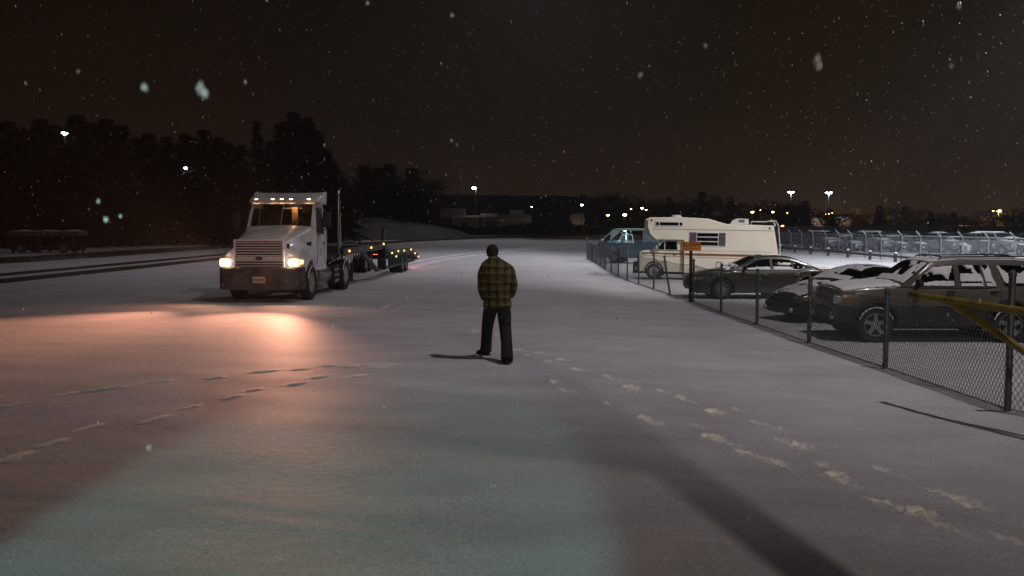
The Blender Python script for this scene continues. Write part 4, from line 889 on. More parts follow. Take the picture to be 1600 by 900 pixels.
MB().box((.9, 0, 2.03), (.2, .12, .03)).build('dome_light', mat('cool_glow', (.9, .9, .9), .3, emit=(.75, 1, 1), estr=12), vn)
MB().box((0, 0, .55), (4.2, 1.5, .4)).build('underbody', UNDER, vn)
for x in (1.25, -1.5):
    for sg in (1, -1): wheel(vn, x, sg * .86, .37, .24, sg, kind='hub', rimr=.22)
MB().box((2.46, 0, .62), (.12, 1.9, .2), bev=.03).build('front_bumper', CHR, vn, True)
for sg in (1, -1): MB().box((2.42, sg * .68, .9), (.06, .2, .18), bev=.03).build('headlight', LENS, vn, True)
p = Matrix.Rotation(math.pi - va, 3, 'Z') @ Vector((1.3, .3, 1.93)) + Vector((7.95, 56.6, -.2)); lamp('van_dome_lamp', 'POINT', p, 60, (.62, .97, 1.0), .05)

# ------------------------------------------------------------------ near chain link fence
fn = empty('chain_link_fence', gp3(6.3, 11.3), 0, 'low chain link fence with slightly leaning grey posts running back past the parked cars', 'fence')
FO = Vector(gp3(6.3, 11.3))
posts = [(1574, 643, 0), (1383, 577, 0), (1264, 537, 0), (1182.5, 508, 0), (1126.5, 489, 0), (1083, 472.5, 0), (1047, 461, -.16), (1021.5, 452.6, 0), (998, 444.7, 0), (980, 438.5, 0), (966, 433, 0), (955, 427, 0), (946, 422.5, 0), (938, 417, 0), (931, 412.5, 0), (925, 409, 0), (917, 404.5, 0)]
PP = []
first = Vector((7.6, 8.9, 0)); PP.append((first, 0, 1.3))
for i, (x, y, ln) in enumerate(posts):
    p = G(x, y); h = 1.30 if i else 1.75; h = 1.5 if i == len(posts) - 1 else h
    PP.append((Vector((p.x, p.y, 0)), ln, h))
FH = 1.16
for i, (p, ln, h) in enumerate(PP):
    p.z = gz(p.x, p.y); r = .042 if i in (1, 2, 3) else .036
    top = p + Vector((ln * h, 0, h))
    q = p - FO; t_ = top - FO
    po = MB().tube([q, q + (t_ - q) * .985, t_], [r, r, r * .7], 10).build('post', STEEL, fn, True)
    MB().lathe([(.001, .05), (r * .8, .04), (r * 1.25, 0), (r * 1.25, -.03)], 10, axis='z').build('post_cap', STEEL, po, True, loc=t_)
wire_r = .0042
for i in range(len(PP) - 1):
    (a, la, ha), (b, lb, hb) = PP[i], PP[i + 1]
    L = (b - a).length; hgt = FH; D = (a.y + b.y) / 2
    sag = .05 if i in (5, 6, 7, 8) else .02
    def PT_(s_, z): # point on the panel
        t = s_ / L; base = a.lerp(b, t); lean = (la + (lb - la) * t) * z
        zz = z * (1 - sag * math.sin(math.pi * t)); return base + Vector((lean, 0, zz + .015)) - FO
    cw_ = .075 if D < 26 else .11; chh = cw_ * 1.55; wr_ = .0042 if D < 18 else (.0034 if D < 26 else .0036)
    mb = MB(); k = -int(hgt / chh * 1) - 1
    sl = cw_ / chh  # ds per dz
    ns = int((L + hgt * sl) / cw_) + 2
    def wire(s0, sgn):
        z0, z1 = 0.0, hgt; sa, sb = s0, s0 + sgn * hgt * sl
        # clip to 0..L
        for _ in range(1):
            if sa < 0: z0 = -sa / (sgn * sl); sa = 0
            if sa > L: z0 = (L - s0) / (sgn * sl); sa = L
            if sb < 0: z1 = (0 - s0) / (sgn * sl); sb = 0
            if sb > L: z1 = (L - s0) / (sgn * sl); sb = L
        if z1 - z0 < .03: return
        zm = (z0 + z1) / 2; P = [PT_(sa, z0), PT_((sa + sb) / 2, zm), PT_(sb, z1)] if D < 40 else [PT_(sa, z0), PT_(sb, z1)]
        mb.tube(P, wr_, 3, cap=False)
    for j in range(ns + 1):
        s0 = j * cw_; 
        if s0 - hgt * sl < L: wire(s0, -1)
        s0 = j * cw_ - hgt * sl
        if s0 < L: wire(s0, 1)
    tag(mb.build('wire_mesh', WIRE, fn, fix=False), kind='stuff')
    MB().tube([PT_(L * k / 8, FH) for k in range(9)], .006, 5).build('tension_wire', WIRE, fn); MB().tube([PT_(L * k / 8, .02) for k in range(9)], .007, 5).build('tension_wire', WIRE, fn)
    MB().grid(lambda u, v: Vector(PT_(L * u, 0)) + Vector((-.03 + .07 * v + .02 * noise.noise(Vector((u * 20, i, 0))), 0, .0 + .022 * math.sin(math.pi * v) * (1 + noise.noise(Vector((u * 30, i, 3)))) - .012)), 24, 4).build('snow_ridge', SNOWF, fn, True, fix=False)

# ------------------------------------------------------------------ orange sign
sp_ = G(1079, 472); sp_.x -= .02
sg_ = empty('slow_sign', sp_, R(0), 'orange SLOW warning sign on a dark wooden post at the chain link fence', 'sign')
WOOD = mat('dark_post_wood', (.045, .028, .020), .8, 0, .4, 6)
MB().box((.01, 0, .80), (.085, .085, 1.66), bev=.01).build('post', WOOD, sg_)
ORS = mat('orange_sign', (0.85, 0.30, 0.04), .5, 0, .25, 3, col2=(.72, .24, .03)); SGB = mat('sign_black', (.012, .006, .004), .6)
pl = MB().box((.0, -.06, 1.725), (.61, .012, .28), bev=.004).build('sign_panel', ORS, sg_)
for a_, b_, c_, d_ in ((0, .133, .60, .008), (0, -.133, .60, .008), (.296, 0, .008, .27), (-.296, 0, .008, .27)): MB().box((a_, -.068, 1.725 + b_), (c_, .003, d_)).build('sign_border', SGB, pl)
def text(body, size, loc, m, parent, name, rot=(math.pi / 2, 0, 0), ext=.002, sx_=1.0):
    cu = bpy.data.curves.new(name, 'FONT'); cu.body = body; cu.size = size; cu.align_x = 'CENTER'; cu.align_y = 'CENTER'; cu.extrude = ext; cu.offset = size * .02; cu.space_character = 1.12
    o = bpy.data.objects.new(name, cu); COL.objects.link(o); dg = bpy.context.evaluated_depsgraph_get(); dg.update()
    me = bpy.data.meshes.new_from_object(o.evaluated_get(dg)); bpy.data.objects.remove(o); bpy.data.curves.remove(cu)
    o = bpy.data.objects.new(name, me); me.materials.clear(); me.materials.append(m); COL.objects.link(o); o.parent = parent; o.location = loc; o.rotation_euler = rot; o.scale = (sx_, 1, 1); return o
text('SLOW', .165, (0, -.069, 1.768), SGB, pl, 'sign_lettering', sx_=1.08)
for k, w_ in enumerate((.05, .035, .05, .03, .045, .04, .05, .035)): MB().box((-.20 + .057 * k, -.068, 1.655), (w_ * .7, .003, .035)).build('worn_lettering', mat('worn_print', (.22, .07, .02), .6), pl)

# ------------------------------------------------------------------ yellow swing gate arm
YEL = mat('yellow_gate_paint', (0.24, 0.17, 0.02), .6, 0, .35, 5, .25, 25, col2=(.11, .08, .015)); 
def GA(s, z): return Vector((5.30 + .70 * s, 11.7 - 2.2 * s, z))
g0 = GA(1.55, 0); g0.z = gz(g0.x, g0.y)
ga = empty('swing_gate', g0, 0, 'yellow painted pipe gate arm with a diagonal brace at the right edge', 'gate')
def gl(p): return p - g0
MB().tube([gl(at(1436, 462.5, 11.66)), gl(at(1500, 472, 11.0)), gl(at(1600, 487, 10.1)), gl(at(1800, 515, 8.75))], .049, 14).build('top_pipe', YEL, ga, True)
MB().tube([gl(at(1426, 460, 11.8)), gl(at(1439, 463, 11.62))], .056, 14).build('end_collar', mat('rusty_yellow', (.10, .07, .015), .7, 0, .4, 9), ga, True)
MB().tube([gl(at(1482, 472, 11.15)), gl(at(1540, 508, 10.6)), gl(at(1600, 549, 10.1)), gl(at(1800, 672, 8.75))], .044, 14).build('diagonal_brace', YEL, ga, True)
MB().tube([(0, 0, 0), (0, 0, 1.9)], .09, 14).build('hinge_post', YEL, ga, True)
gpst = at(1800, 515, 8.75); ga.location.x, ga.location.y = g0.x, g0.y

# ------------------------------------------------------------------ far fence, guard rail
ff = empty('security_fence', gp3(26.2, 75), 0, 'tall far chain link fence with angled barbed wire arms in front of the parked row', 'fence')
FO2 = Vector(gp3(26.2, 75)); ST2 = mat('pale_steel', (.30, .33, .34), .5, .3, .2, 10)
yy_ = [44.5, 47.3, 49.9, 52.7, 55.3, 58, 60.7, 64, 66.7, 69.5, 72, 75, 78, 81, 84, 87.5, 91, 95, 99, 104]
def fx(y): return 25.3 + (y - 75) * -.012 + .9
for y in yy_:
    b = Vector((fx(y), y, -.2)) - FO2
    po = MB().tube([b, b + Vector((0, 0, 1.72))], .045, 8).build('post', ST2, ff, True)
    MB().tube([b + Vector((0, 0, 1.70)), b + Vector((-.30, 0, 2.02))], .035, 6).build('barbed_wire_arm', ST2, po, True)
MBW = MB()
y0, y1 = yy_[0], yy_[-1]; step = .14; hh = 1.7; sl = .6
n_ = int((y1 - y0) / step)
for j in range(n_):
    ya = y0 + j * step
    for sg in (1, -1):
        yb = ya + sg * hh * sl
        if y0 <= yb <= y1: MBW.tube([Vector((fx(ya), ya, -.2)) - FO2, Vector((fx(yb), yb, -.2 + hh)) - FO2], .0065, 3, cap=False)
tag(MBW.build('wire_mesh', mat('far_wire', (.30, .33, .36), .6, .2, .2, 10), ff, fix=False), kind='stuff')
for k in range(3): MB().tube([Vector((fx(y0) - .1 - .09 * k, y0, 1.55 + .1 * k)) - FO2, Vector((fx(y1) - .1 - .09 * k, y1, 1.55 + .1 * k)) - FO2], .007, 4).build('barbed_wire', ST2, ff)
MB().tube([Vector((fx(y0), y0, 1.5)) - FO2, Vector((fx(y1), y1, 1.5)) - FO2], .025, 6).build('top_rail', ST2, ff)
gr_ = empty('guard_rail', gp3(24.6, 70), 0, 'low guard rail with snow capped stub posts along the far fence', 'guard rail')
FO3 = Vector(gp3(24.6, 70))
def gx(y): return 24.9 - (y - 70) * .004
GSTEEL = mat('guard_rail_steel', (.13, .14, .15), .5, .3, .3, 6)
MB().box((.06, 8, .38), (.04, 60, .16)).build('rail', GSTEEL, gr_)
for k in range(15):
    y = 46 + 4.1 * k; q = Vector((gx(y), y, -.2)) - FO3
    po = MB().box(q + Vector((0, 0, .28)), (.16, .16, .56)).build('post', WOOD, gr_); MB().box(q + Vector((0, 0, .60)), (.18, .18, .10), bev=.035).build('snow_cap', SNOWF, po, True)

# dark tarpaulin covered trailer behind the wagon
tarp = mat('dark_tarp', (.014, .016, .013), .7, 0, .4, 5, .6, 6)
tp_ = empty('covered_trailer', gp3(15.6, 25.6), 0, 'low trailer under a dark tarp flecked with snow behind the boxy wagon', 'trailer')
def TPF(u, v):
    x = -2.6 + 5.4 * u; h = interp([(-2.6, .95), (-1.2, 1.12), (-.95, 1.36), (-.6, 1.34), (.4, 1.16), (2.8, 1.16)], x)
    e_ = math.sin(math.pi * v) ** .35; k = noise.noise(Vector((x * 2.5, v * 5, 1))) * .07
    return (x, -.9 + 1.8 * v, .45 + (h - .45 + k) * e_)
MB().grid(TPF, 60, 18).build('tarp', tarp, tp_, True, fix=False)
snow_sheet(lambda u, v: Vector(TPF(u, .12 + .7 * v)) + Vector((0, 0, .01)), (0, 0, 1), tp_, 5, .16, 60, 22, .02)
snow_sheet(lambda u, v: Vector(TPF(.02 + .5 * u, .46 + .3 * v)) + Vector((0, 0, .012)), (0, 0, 1), tp_, 9, -.1, 30, 8, .03)
MB().box((.1, 0, .42), (5.2, 1.7, .12)).build('trailer_bed', FRAME, tp_)
for x in (-.4, .5):
    for sg in (1, -1): wheel(tp_, x, sg * .95, .3, .18, sg)
MB().bar((-2.6, 0, .42), (-3.7, 0, .40), .1).build('drawbar', FRAME, tp_)

# ------------------------------------------------------------------ houses, sheds and hedge in the distance
DIMW = mat('dim_siding', (.55, .53, .50), .8, 0, .15, .6); ROOFS = mat('snowy_roof', (.62, .61, .62), .7, 0, .1, .5); LITW = mat('lit_window', (.6, .4, .1), .4, emit=(1, .72, .25), estr=2.2)
def house(px0, px1, py_e, py_r, D, label, roofh=None, lit=(), name='house', cat='house', wallm=None, zbase=None):
    a = at(px0, py_e, D); b = at(px1, py_e, D); r = at((px0 + px1) / 2, py_r, D); w = b.x - a.x; cx = (a.x + b.x) / 2
    z0 = -1.0 if zbase is None else zbase; ez = a.z; rz_ = r.z; dp = 9.0
    h = empty(name, (cx, D + dp / 2, z0), 0, label, cat)
    MB().box((0, 0, (ez - z0) / 2), (w, dp, ez - z0)).build('wall', wallm or DIMW, h)
    rf = MB(); hw_ = w / 2 + .3
    y0_, y1_ = -dp / 2 - .4, dp / 2 + .4
    ro = rf.add([(-hw_, y0_, ez - z0), (hw_, y0_, ez - z0), (hw_, y1_, ez - z0), (-hw_, y1_, ez - z0), (-hw_, 0, rz_ - z0), (hw_, 0, rz_ - z0), (-hw_, y0_, ez - z0 + .2), (hw_, y0_, ez - z0 + .2)], [(6, 7, 5, 4), (0, 1, 7, 6), (3, 2, 5, 4), (0, 3, 4), (1, 2, 5), (0, 3, 2, 1)]).build('roof', ROOFS, h)
    n = max(1, int(w / 4))
    for k in range(n):
        x = -w / 2 + w * (k + .5) / n; zz = (ez - z0) - 1.6
        wf = MB().box((x, -dp / 2 - .03, zz), (1.3, .08, 1.1)).build('window', LITW if k in lit else GLASS, h); MB().box((x, -dp / 2 - .06, zz), (.06, .08, 1.1)).build('window_bar', WTRIM, wf)
    return h
house(687, 724, 334, 325, 238, 'long low house with a snowy roof, leftmost on the ridge behind the field')
house(706, 747, 341, 336, 228, 'low shed with a snowy roof just in front of the long ridge house', name='shed', cat='shed')
house(778, 829, 346, 335, 228, 'wide house with a pale snow roof just above the walking man')
house(798, 818, 338, 328, 246, 'small gabled house behind the wide pale roofed house')
house(894, 912, 346, 333, 232, 'small pale roofed house left of the camper and right of the man')
house(752, 776, 340, 333, 240, 'small dim house between the two larger roofs on the ridge')
house(1290, 1334, 345, 338, 190, 'long dim building with a snowy roof beyond the far lot')
house(1470, 1530, 357, 352, 170, 'low wide shed with snow on its roof beyond the right end of the far lot', name='shed', cat='shed')
# container like long shed roof just behind the parked row
house(1310, 1412, 367.5, 364, 112, 'long flat storage shed right behind the parked row', name='shed', cat='shed')
CONTM = mat('far_grey_wall', (.10, .10, .11), .8, 0, .3, .3)
fw_ = empty('board_fence', gp3(52, 118), 0, 'dim grey board fence closing the far lot behind the parked row', 'fence')
for k in range(40): MB().box((-32 + 2.0 * k, -.35 * k * .0, 1.15), (1.96, .05, 2.3)).build('board', CONTM, fw_)

# old machinery at the left
mc = empty('farm_wagon', gp3(-37.2, 72), R(5), 'dark hay wagon with a snowy load beyond the tracks at the far left', 'wagon')
MB().box((0, 0, 1.55), (5.4, 2.2, .35), bev=.08).build('load_bed', mat('weathered_wood', (.09, .085, .05), .8, 0, .4, 2), mc)
MB().grid(lambda u, v: (-2.7 + 5.4 * u, -1.1 + 2.2 * v, 1.735 + .12 * math.sin(u * 9) ** 2 * math.sin(v * 3.1)), 12, 5).build('snow_cover', SNOW, mc, True)
for x in (-2.3, -.3, 2.3):
    for sg in (1, -1): MB().box((x, sg * .95, .7), (.16, .16, 1.4)).build('leg', FRAME, mc)
for sg in (1, -1): MB().box((0, sg * .95, .30), (5.0, .10, .14)).build('side_beam', FRAME, mc)
for x in (-1.6, 1.6):
    for sg in (1, -1): wheel(mc, x, sg * 1.15, .4, .2, sg, snow=False)

# ------------------------------------------------------------------ trees
BARK = mat('bark', (0.028, 0.022, 0.017), .9, 0, .4, 3); NEED = mat('conifer_needles', (0.018, 0.026, 0.016), .8, 0, .4, .8); TWIG = mat('bare_twigs', (0.05, 0.04, 0.032), .9, 0, .4, 2)
def conifer_meshes(seed, H=16, spread=.24, dens=1.0, gap=.0):
    rnd = random.Random(seed); tb = MB(); tb.tube([(0, 0, 0), (rnd.uniform(-.1, .1), 0, H * .5), (0, 0, H)], [H * .016, H * .010, .02], 8)
    cr = MB(); vs = []; fs = []
    z = H * .10
    while z < H * .985:
        t = z / H; R0 = H * spread * (1 - t) ** .8 * rnd.uniform(.72, 1.12); nb = max(3, int(5 * dens))
        for k in range(nb):
            if rnd.random() < gap: continue
            a = rnd.uniform(0, 6.283); L = R0 * rnd.uniform(.6, 1.1) + .15; dr = rnd.uniform(.1, .85)
            ns = max(4, int(L / .28))
            for j in range(ns):
                u = (j + .6) / ns; p = Vector((math.cos(a) * L * u, math.sin(a) * L * u, z - dr * L * u * u + .1 * L * u))
                for q in range(5):
                    s = .22 + .36 * (1 - u) * rnd.uniform(.5, 1.2); b = a + rnd.uniform(-1.5, 1.5)
                    d = Vector((math.cos(b), math.sin(b), rnd.uniform(-.5, .1))) * s * 1.5; w = Vector((-math.sin(b), math.cos(b), rnd.uniform(-.6, .6))) * s * .35
                    i = len(vs); vs += [p - w, p + w, p + d]; fs.append((i, i + 1, i + 2))
        z += H * .0125 * rnd.uniform(.5, 1.6)
    cr.add(vs, fs); return tb, cr
PROT = [conifer_meshes(i, 16, .20 + .05 * (i % 3), 1.0, .12 * (i % 2)) for i in range(4)]
pm = []
for i, (tb, cr) in enumerate(PROT):
    a_ = tb.build('trunk', BARK, None, True); b_ = cr.build('crown', NEED, None, False, fix=False); pm.append((a_.data, b_.data, max(v.co.z for v in b_.data.vertices))); bpy.data.objects.remove(a_); bpy.data.objects.remove(b_)
def broad_meshes(seed, H=9):
    rnd = random.Random(seed); tb = MB(); cr = MB(); vs = []; fs = []
    def branch(p, d, L, r, lv):
        n = 4; pts = [p]; q = p.copy(); dd = d.copy()
        for i in range(n):
            dd = (dd + Vector((rnd.uniform(-.25, .25), rnd.uniform(-.25, .25), rnd.uniform(-.05, .22)))).normalized(); q = q + dd * L / n; pts.append(q.copy())
        (tb if lv < 2 else cr).tube(pts, [r * (1 - .16 * i) for i in range(n + 1)], 6 if lv < 2 else 3, cap=False)
        if lv < 4:
            for k in range([6, 5, 5, 4][lv]):
                t = rnd.uniform(.35, 1.0); b = pts[min(n, int(t * n))]; a = rnd.uniform(0, 6.28)
                nd = (dd * rnd.uniform(.5, 1) + Vector((math.cos(a), math.sin(a), rnd.uniform(-.1, .7))) * .9).normalized(); branch(b, nd, L * rnd.uniform(.5, .72), r * .5, lv + 1)
    branch(Vector((0, 0, 0)), Vector((0, 0, 1)), H * .45, H * .020, 0); return tb, cr
bmh = []
for i in range(3):
    tb, cr = broad_meshes(20 + i); a_ = tb.build('trunk', BARK, None, True, fix=False); b_ = cr.build('crown', TWIG, None, False, fix=False); bmh.append((a_.data, b_.data, max(v.co.z for v in b_.data.vertices))); bpy.data.objects.remove(a_); bpy.data.objects.remove(b_)
def plant(px, ytop, D, kind, label, group, width=1.0, zb=0.0, name=None):
    top = at(px, ytop, D); H = top.z - zb
    me = (pm if kind == 'c' else bmh)[random.randrange(4 if kind == 'c' else 3)]; base = me[2]
    r_ = empty(name or ('pine_tree' if kind == 'c' else 'bare_tree'), (top.x, D, zb), random.uniform(0, 6.28), label, 'tree', group); s_ = H / base
    r_.scale = (s_ * width, s_ * width, s_)
    for nm, m_ in zip(('trunk', 'crown'), me):
        c = bpy.data.objects.new(nm, m_); COL.objects.link(c); c.parent = r_
    return r_
G1 = 'conifers of the dark wood left of the truck'; L1 = 'dark conifer in the unlit wood along the left side'
for i, (x, y) in enumerate([(-15, 205), (12, 190), (38, 200), (62, 186), (88, 196), (118, 180), (140, 192), (165, 186), (188, 196), (212, 215), (232, 208), (262, 214), (290, 208), (318, 203), (340, 214), (356, 222), (376, 226)]):
    plant(x, y, random.uniform(96, 112) if x < 200 else random.uniform(112, 135), 'c', L1, G1, 1.5)
for i, (x, y) in enumerate([(0, 240), (28, 238), (52, 232), (76, 236), (104, 228), (130, 236), (155, 230), (180, 240), (205, 250), (228, 246), (252, 250), (275, 252), (300, 246), (330, 248), (350, 256), (372, 262), (395, 268), (20, 262), (150, 258), (250, 270), (310, 272)]):
    plant(x, y, random.uniform(88, 96) if x < 200 else random.uniform(104, 112), 'c', L1, G1, 1.9)
plant(401, 188, 118, 'c', 'slim tall conifer standing alone just left of the big black clump', None, .75)
for x, y, lb, w_ in [(459, 175, 'tallest black conifer, its tip the highest point behind the truck', 1.3), (440, 192, 'black conifer on the left shoulder of the tall clump', 1.5), (481, 184, 'black conifer just right of the tallest tip in the clump', 1.4), (496, 205, 'black conifer on the right shoulder of the tall clump', 1.5)]:
    plant(x, y, random.uniform(120, 124), 'c', lb, None, w_)
G2 = 'lower conifers filling the clump behind the truck'
for x, y in [(428, 222), (452, 214), (472, 210), (505, 232), (516, 250), (420, 250), (440, 245), (465, 240), (490, 245), (510, 268), (526, 272)]:
    plant(x, y, random.uniform(114, 118), 'c', 'shorter conifer filling out the tall black clump behind the truck', G2, 2.0)
G3 = 'trees of the low dark belt right of the truck'
for x, y in [(535, 262), (552, 252), (570, 258), (590, 262), (608, 256), (626, 266), (644, 262), (660, 270), (674, 280)]:
    plant(x, y, random.uniform(150, 165), 'b' if random.random() < .5 else 'c', 'small tree in the low dark belt between the truck and the lone white street light', G3, 2.0)
for x, y in [(545, 290), (565, 285), (585, 292), (605, 288), (625, 294), (645, 292), (662, 298)]:
    plant(x, y, random.uniform(166, 178), 'c', 'small tree in the low dark belt between the truck and the lone white street light', G3, 2.4)
G4 = 'trees of the dark belt beyond the camper'
for i in range(26):
    x = 870 + i * 15 + random.uniform(-5, 5); y = 318 - 26 * math.exp(-((x - 930) / 40) ** 2) - 20 * math.exp(-((x - 1080) / 60) ** 2) + random.uniform(-4, 6)
    plant(x, y, random.uniform(235, 248), 'b' if i % 3 else 'c', 'tree in the dim belt on the skyline beyond the camper', G4, 2.0, .5)
G5 = 'trees of the dark belt beyond the far lot'
for i in range(34):
    x = 1205 + i * 13 + random.uniform(-5, 5); y = 330 - 22 * math.exp(-((x - 1250) / 30) ** 2) - 12 * math.exp(-((x - 1400) / 50) ** 2) - 10 * math.exp(-((x - 1590) / 40) ** 2) + random.uniform(-5, 5)
    plant(x, y, random.uniform(150, 185), 'b' if i % 3 != 1 else 'c', 'tree in the dim belt on the skyline beyond the far lot', G5, 2.0)
for x, y, w_ in [(1575, 318, 1.4), (1590, 322, 1.5)]: plant(x, y, 130, 'b', 'bare tree tinted by the orange light at the far right', 'bare trees at the far right', w_)
hd = []
mb = MB(); rnd = random.Random(4); vs = []; fs = []
for i in range(26000):
    u = rnd.random(); x = -60 + 330 * u; yb = 208 + 14 * math.sin(u * 3) ; z = rnd.random() ** 1.2 * (2.3 + 1.2 * noise.noise(Vector((x * .06, 0, 0))) ); y = 222 + rnd.uniform(-3, 3) + (x > 90) * (-(x - 90) * .25)
    s = rnd.uniform(.3, .8); a = rnd.uniform(0, 3.14); d = Vector((math.cos(a), math.sin(a), rnd.uniform(-.3, .6))) * s; w = Vector((rnd.uniform(-.3, .3), rnd.uniform(-.3, .3), .5)) * s
    k = len(vs); p = Vector((x, y, z)); vs += [p - d, p + d, p + w]; fs.append((k, k + 1, k + 2))
mb.add(vs, fs); h_ = mb.build('hedge', NEED, None, fix=False); tag(h_, 'long dark scrub hedge along the far side of the snowy field', 'hedge', kind='stuff')

# ------------------------------------------------------------------ street lights in the distance
POLE = mat('lamp_pole', (.02, .02, .02), .6, .3, .3, 4)
def street(px, py, D, label, col, power, r=.28, group=None, arm=0.0, flat=1.0, name='street_lamp', estr=60, heads=1):
    p = at(px, py, D); o = empty(name, (p.x + arm, p.y, -.2 if p.x > 5 else 0), 0, label, 'street light', group); zb = o.location.z; h = p.z - zb
    MB().tube([(0, 0, 0), (0, 0, h - .1), (-arm * .6, 0, h + .15), (-arm, 0, h + .12)] if arm else [(0, 0, 0), (0, 0, h)], .09 if D > 90 else .07, 6).build('pole', POLE, o, True)
    GM = mat('lamp_glow_%d' % int(col[2] * 100 + estr), (.8, .8, .8), .4, emit=col, estr=estr)
    for k in range(heads):
        dx = (k - (heads - 1) / 2) * r * 3.2
        hb = MB().box((-arm + dx, 0, h + .12), (r * 2.6, r * 1.6, r * .6), bev=r * .2).build('lamp_housing', POLE, o, True)
        MB().lathe([(.001, -r * .75), (r * .7, -r * .5 * flat), (r, 0), (r * .6, r * .3)], 12, axis='z').build('lamp_lens', GM, hb, True, loc=(-arm + dx, -r * .1, h))
    if power: lamp('street_light', 'POINT', (p.x, p.y - r * 1.6, p.z - .5), power, col, .2)
    return o
WH = (1, .98, .88); WC = (.88, .95, 1.0); SO = (1, .48, .12); YE = (1, .80, .30)
street(101, 208, 92, 'bright oval street light high at the far left among the dark trees', (.92, 1.0, .80), 0, .30, flat=.6)
street(290, 262, 105, 'small white street light in the woods left of the truck', WC, 0, .20)
street(741, 293, 262, 'lone white street light on the ridge above the long dark hill', WH, 500, .72, arm=.5)
street(1236, 300, 190, 'left of two tall white flood lights above the far lot', WC, 700, .26, heads=2)
street(1295, 301, 190, 'right of two tall white flood lights above the far lot', WC, 700, .26, heads=2)
street(1297, 333, 170, 'brightest orange street light, just below the right white flood light', SO, 3500, .42)
street(1560, 329, 170, 'orange street light alone near the right edge', SO, 3500, .46)
for x, y, c_, r_, lb in [(831, 323, WH, .18, 'tiny white light above the wide pale roofed house'), (909, 320, WH, .34, 'pale yellow light left of the cluster above the camper'), (950, 336, YE, .38, 'left low yellow light above the blue van'), (976, 335, YE, .55, 'brightest low yellow light above the blue van'), (1003, 325, YE, .33, 'pale light just left of the camper roof'), (1009.5, 328, WH, .22, 'tiny white light just over the front of the camper'), (986, 326.5, WH, .15, 'faint white dot left of the pair above the camper')]:
    street(x, y, 225, lb, c_, 0, r_, name='distant_lamp', estr=30)
for x, y, c_, r_, lb in [(1175.5, 331, SO, .36, 'orange light above the rear of the camper'), (1188, 328, SO, .18, 'faint orange dot right of the first orange light'), (1207, 331, (1, .65, .3), .34, 'pale orange light straight above the camper ladder'), (1229, 332.5, SO, .46, 'tall orange light left below the left flood light'), (1290, 334, SO, .24, 'small orange light just left of the brightest orange one'), (1268.5, 335, WC, .22, 'small cold white light between the two flood lights'), (1222, 353, (1, .30, .08), .40, 'low red orange light right of the camper ladder'), (1298, 357, (.85, 1, .7), .26, 'low greenish white light below the brightest orange one'), (1552, 329.5, SO, .18, 'faint orange dot beside the lone orange light')]:
    street(x, y, 200, lb, c_, 0, r_, name='distant_lamp', estr=30)

# ------------------------------------------------------------------ the walking man
SKIN = mat('skin', (.22, .12, .08), .6, 0, .15, 20); HAIR = mat('short_dark_hair', (.010, .008, .007), .8, 0, .4, 60, .6, 150); JEANS = mat('black_jeans', (.010, .010, .012), .85, 0, .4, 15, .4, 90); SHOE = mat('dark_shoe', (.014, .02, .02), .6, 0, .3, 20)
def plaid():
    m = bpy.data.materials.new('plaid_flannel'); m.use_nodes = True; n, l = m.node_tree.nodes, m.node_tree.links; b = n['Principled BSDF']; b.inputs['Roughness'].default_value = .9
    t = n.new('ShaderNodeTexCoord'); s = n.new('ShaderNodeSeparateXYZ'); wn_ = n.new('ShaderNodeTexNoise'); wn_.inputs['Scale'].default_value = 5; l.new(t.outputs['Object'], wn_.inputs[0]); wm = n.new('ShaderNodeVectorMath'); wm.operation = 'MULTIPLY_ADD'; l.new(wn_.outputs['Color'], wm.inputs[0]); wm.inputs[1].default_value = (.05, .05, .05); l.new(t.outputs['Object'], wm.inputs[2]); l.new(wm.outputs[0], s.inputs[0])
    def line(out, per, off, w):
        a = n.new('ShaderNodeMath'); a.operation = 'ADD'; a.inputs[1].default_value = off + 5 * per; l.new(out, a.inputs[0])
        c = n.new('ShaderNodeMath'); c.operation = 'MODULO'; c.inputs[1].default_value = per; l.new(a.outputs[0], c.inputs[0])
        d = n.new('ShaderNodeMath'); d.operation = 'LESS_THAN'; d.inputs[1].default_value = w; l.new(c.outputs[0], d.inputs[0]); return d.outputs[0]
    def mix(a, col, fac, k):
        x = n.new('ShaderNodeMix'); x.data_type = 'RGBA'; f = n.new('ShaderNodeMath'); f.operation = 'MULTIPLY'; f.inputs[1].default_value = k; l.new(fac, f.inputs[0]); l.new(f.outputs[0], x.inputs[0])
        if a is None: x.inputs[6].default_value = (.135, .108, .030, 1)
        else: l.new(a, x.inputs[6])
        x.inputs[7].default_value = (*col, 1); return x.outputs[2]
    nz_ = n.new('ShaderNodeTexNoise'); nz_.inputs['Scale'].default_value = 18; l.new(t.outputs['Object'], nz_.inputs[0])
    c = mix(None, (.070, .056, .016), nz_.outputs[0], .7)
    c = mix(c, (.012, .012, .006), line(s.outputs['X'], .125, .0, .05), .75); c = mix(c, (.012, .014, .006), line(s.outputs['Z'], .125, .02, .05), .6)
    c = mix(c, (.24, .18, .07), line(s.outputs['Z'], .125, .075, .008), .8); c = mix(c, (.13, .095, .035), line(s.outputs['X'], .125, .045, .007), .6)
    c = mix(c, (.10, .03, .012), line(s.outputs['X'], .125, .10, .006), .5)
    l.new(c, b.inputs['Base Color'])
    bn = n.new('ShaderNodeTexNoise'); bn.inputs['Scale'].default_value = 7; bn.inputs['Detail'].default_value = 5; bn.inputs['Distortion'].default_value = 1.2; l.new(t.outputs['Object'], bn.inputs[0]); bp = n.new('ShaderNodeBump'); bp.inputs['Strength'].default_value = .9; bp.inputs['Distance'].default_value = .05; l.new(bn.outputs[0], bp.inputs['Height']); l.new(bp.outputs[0], b.inputs['Normal'])
    return m
PLAID = plaid()
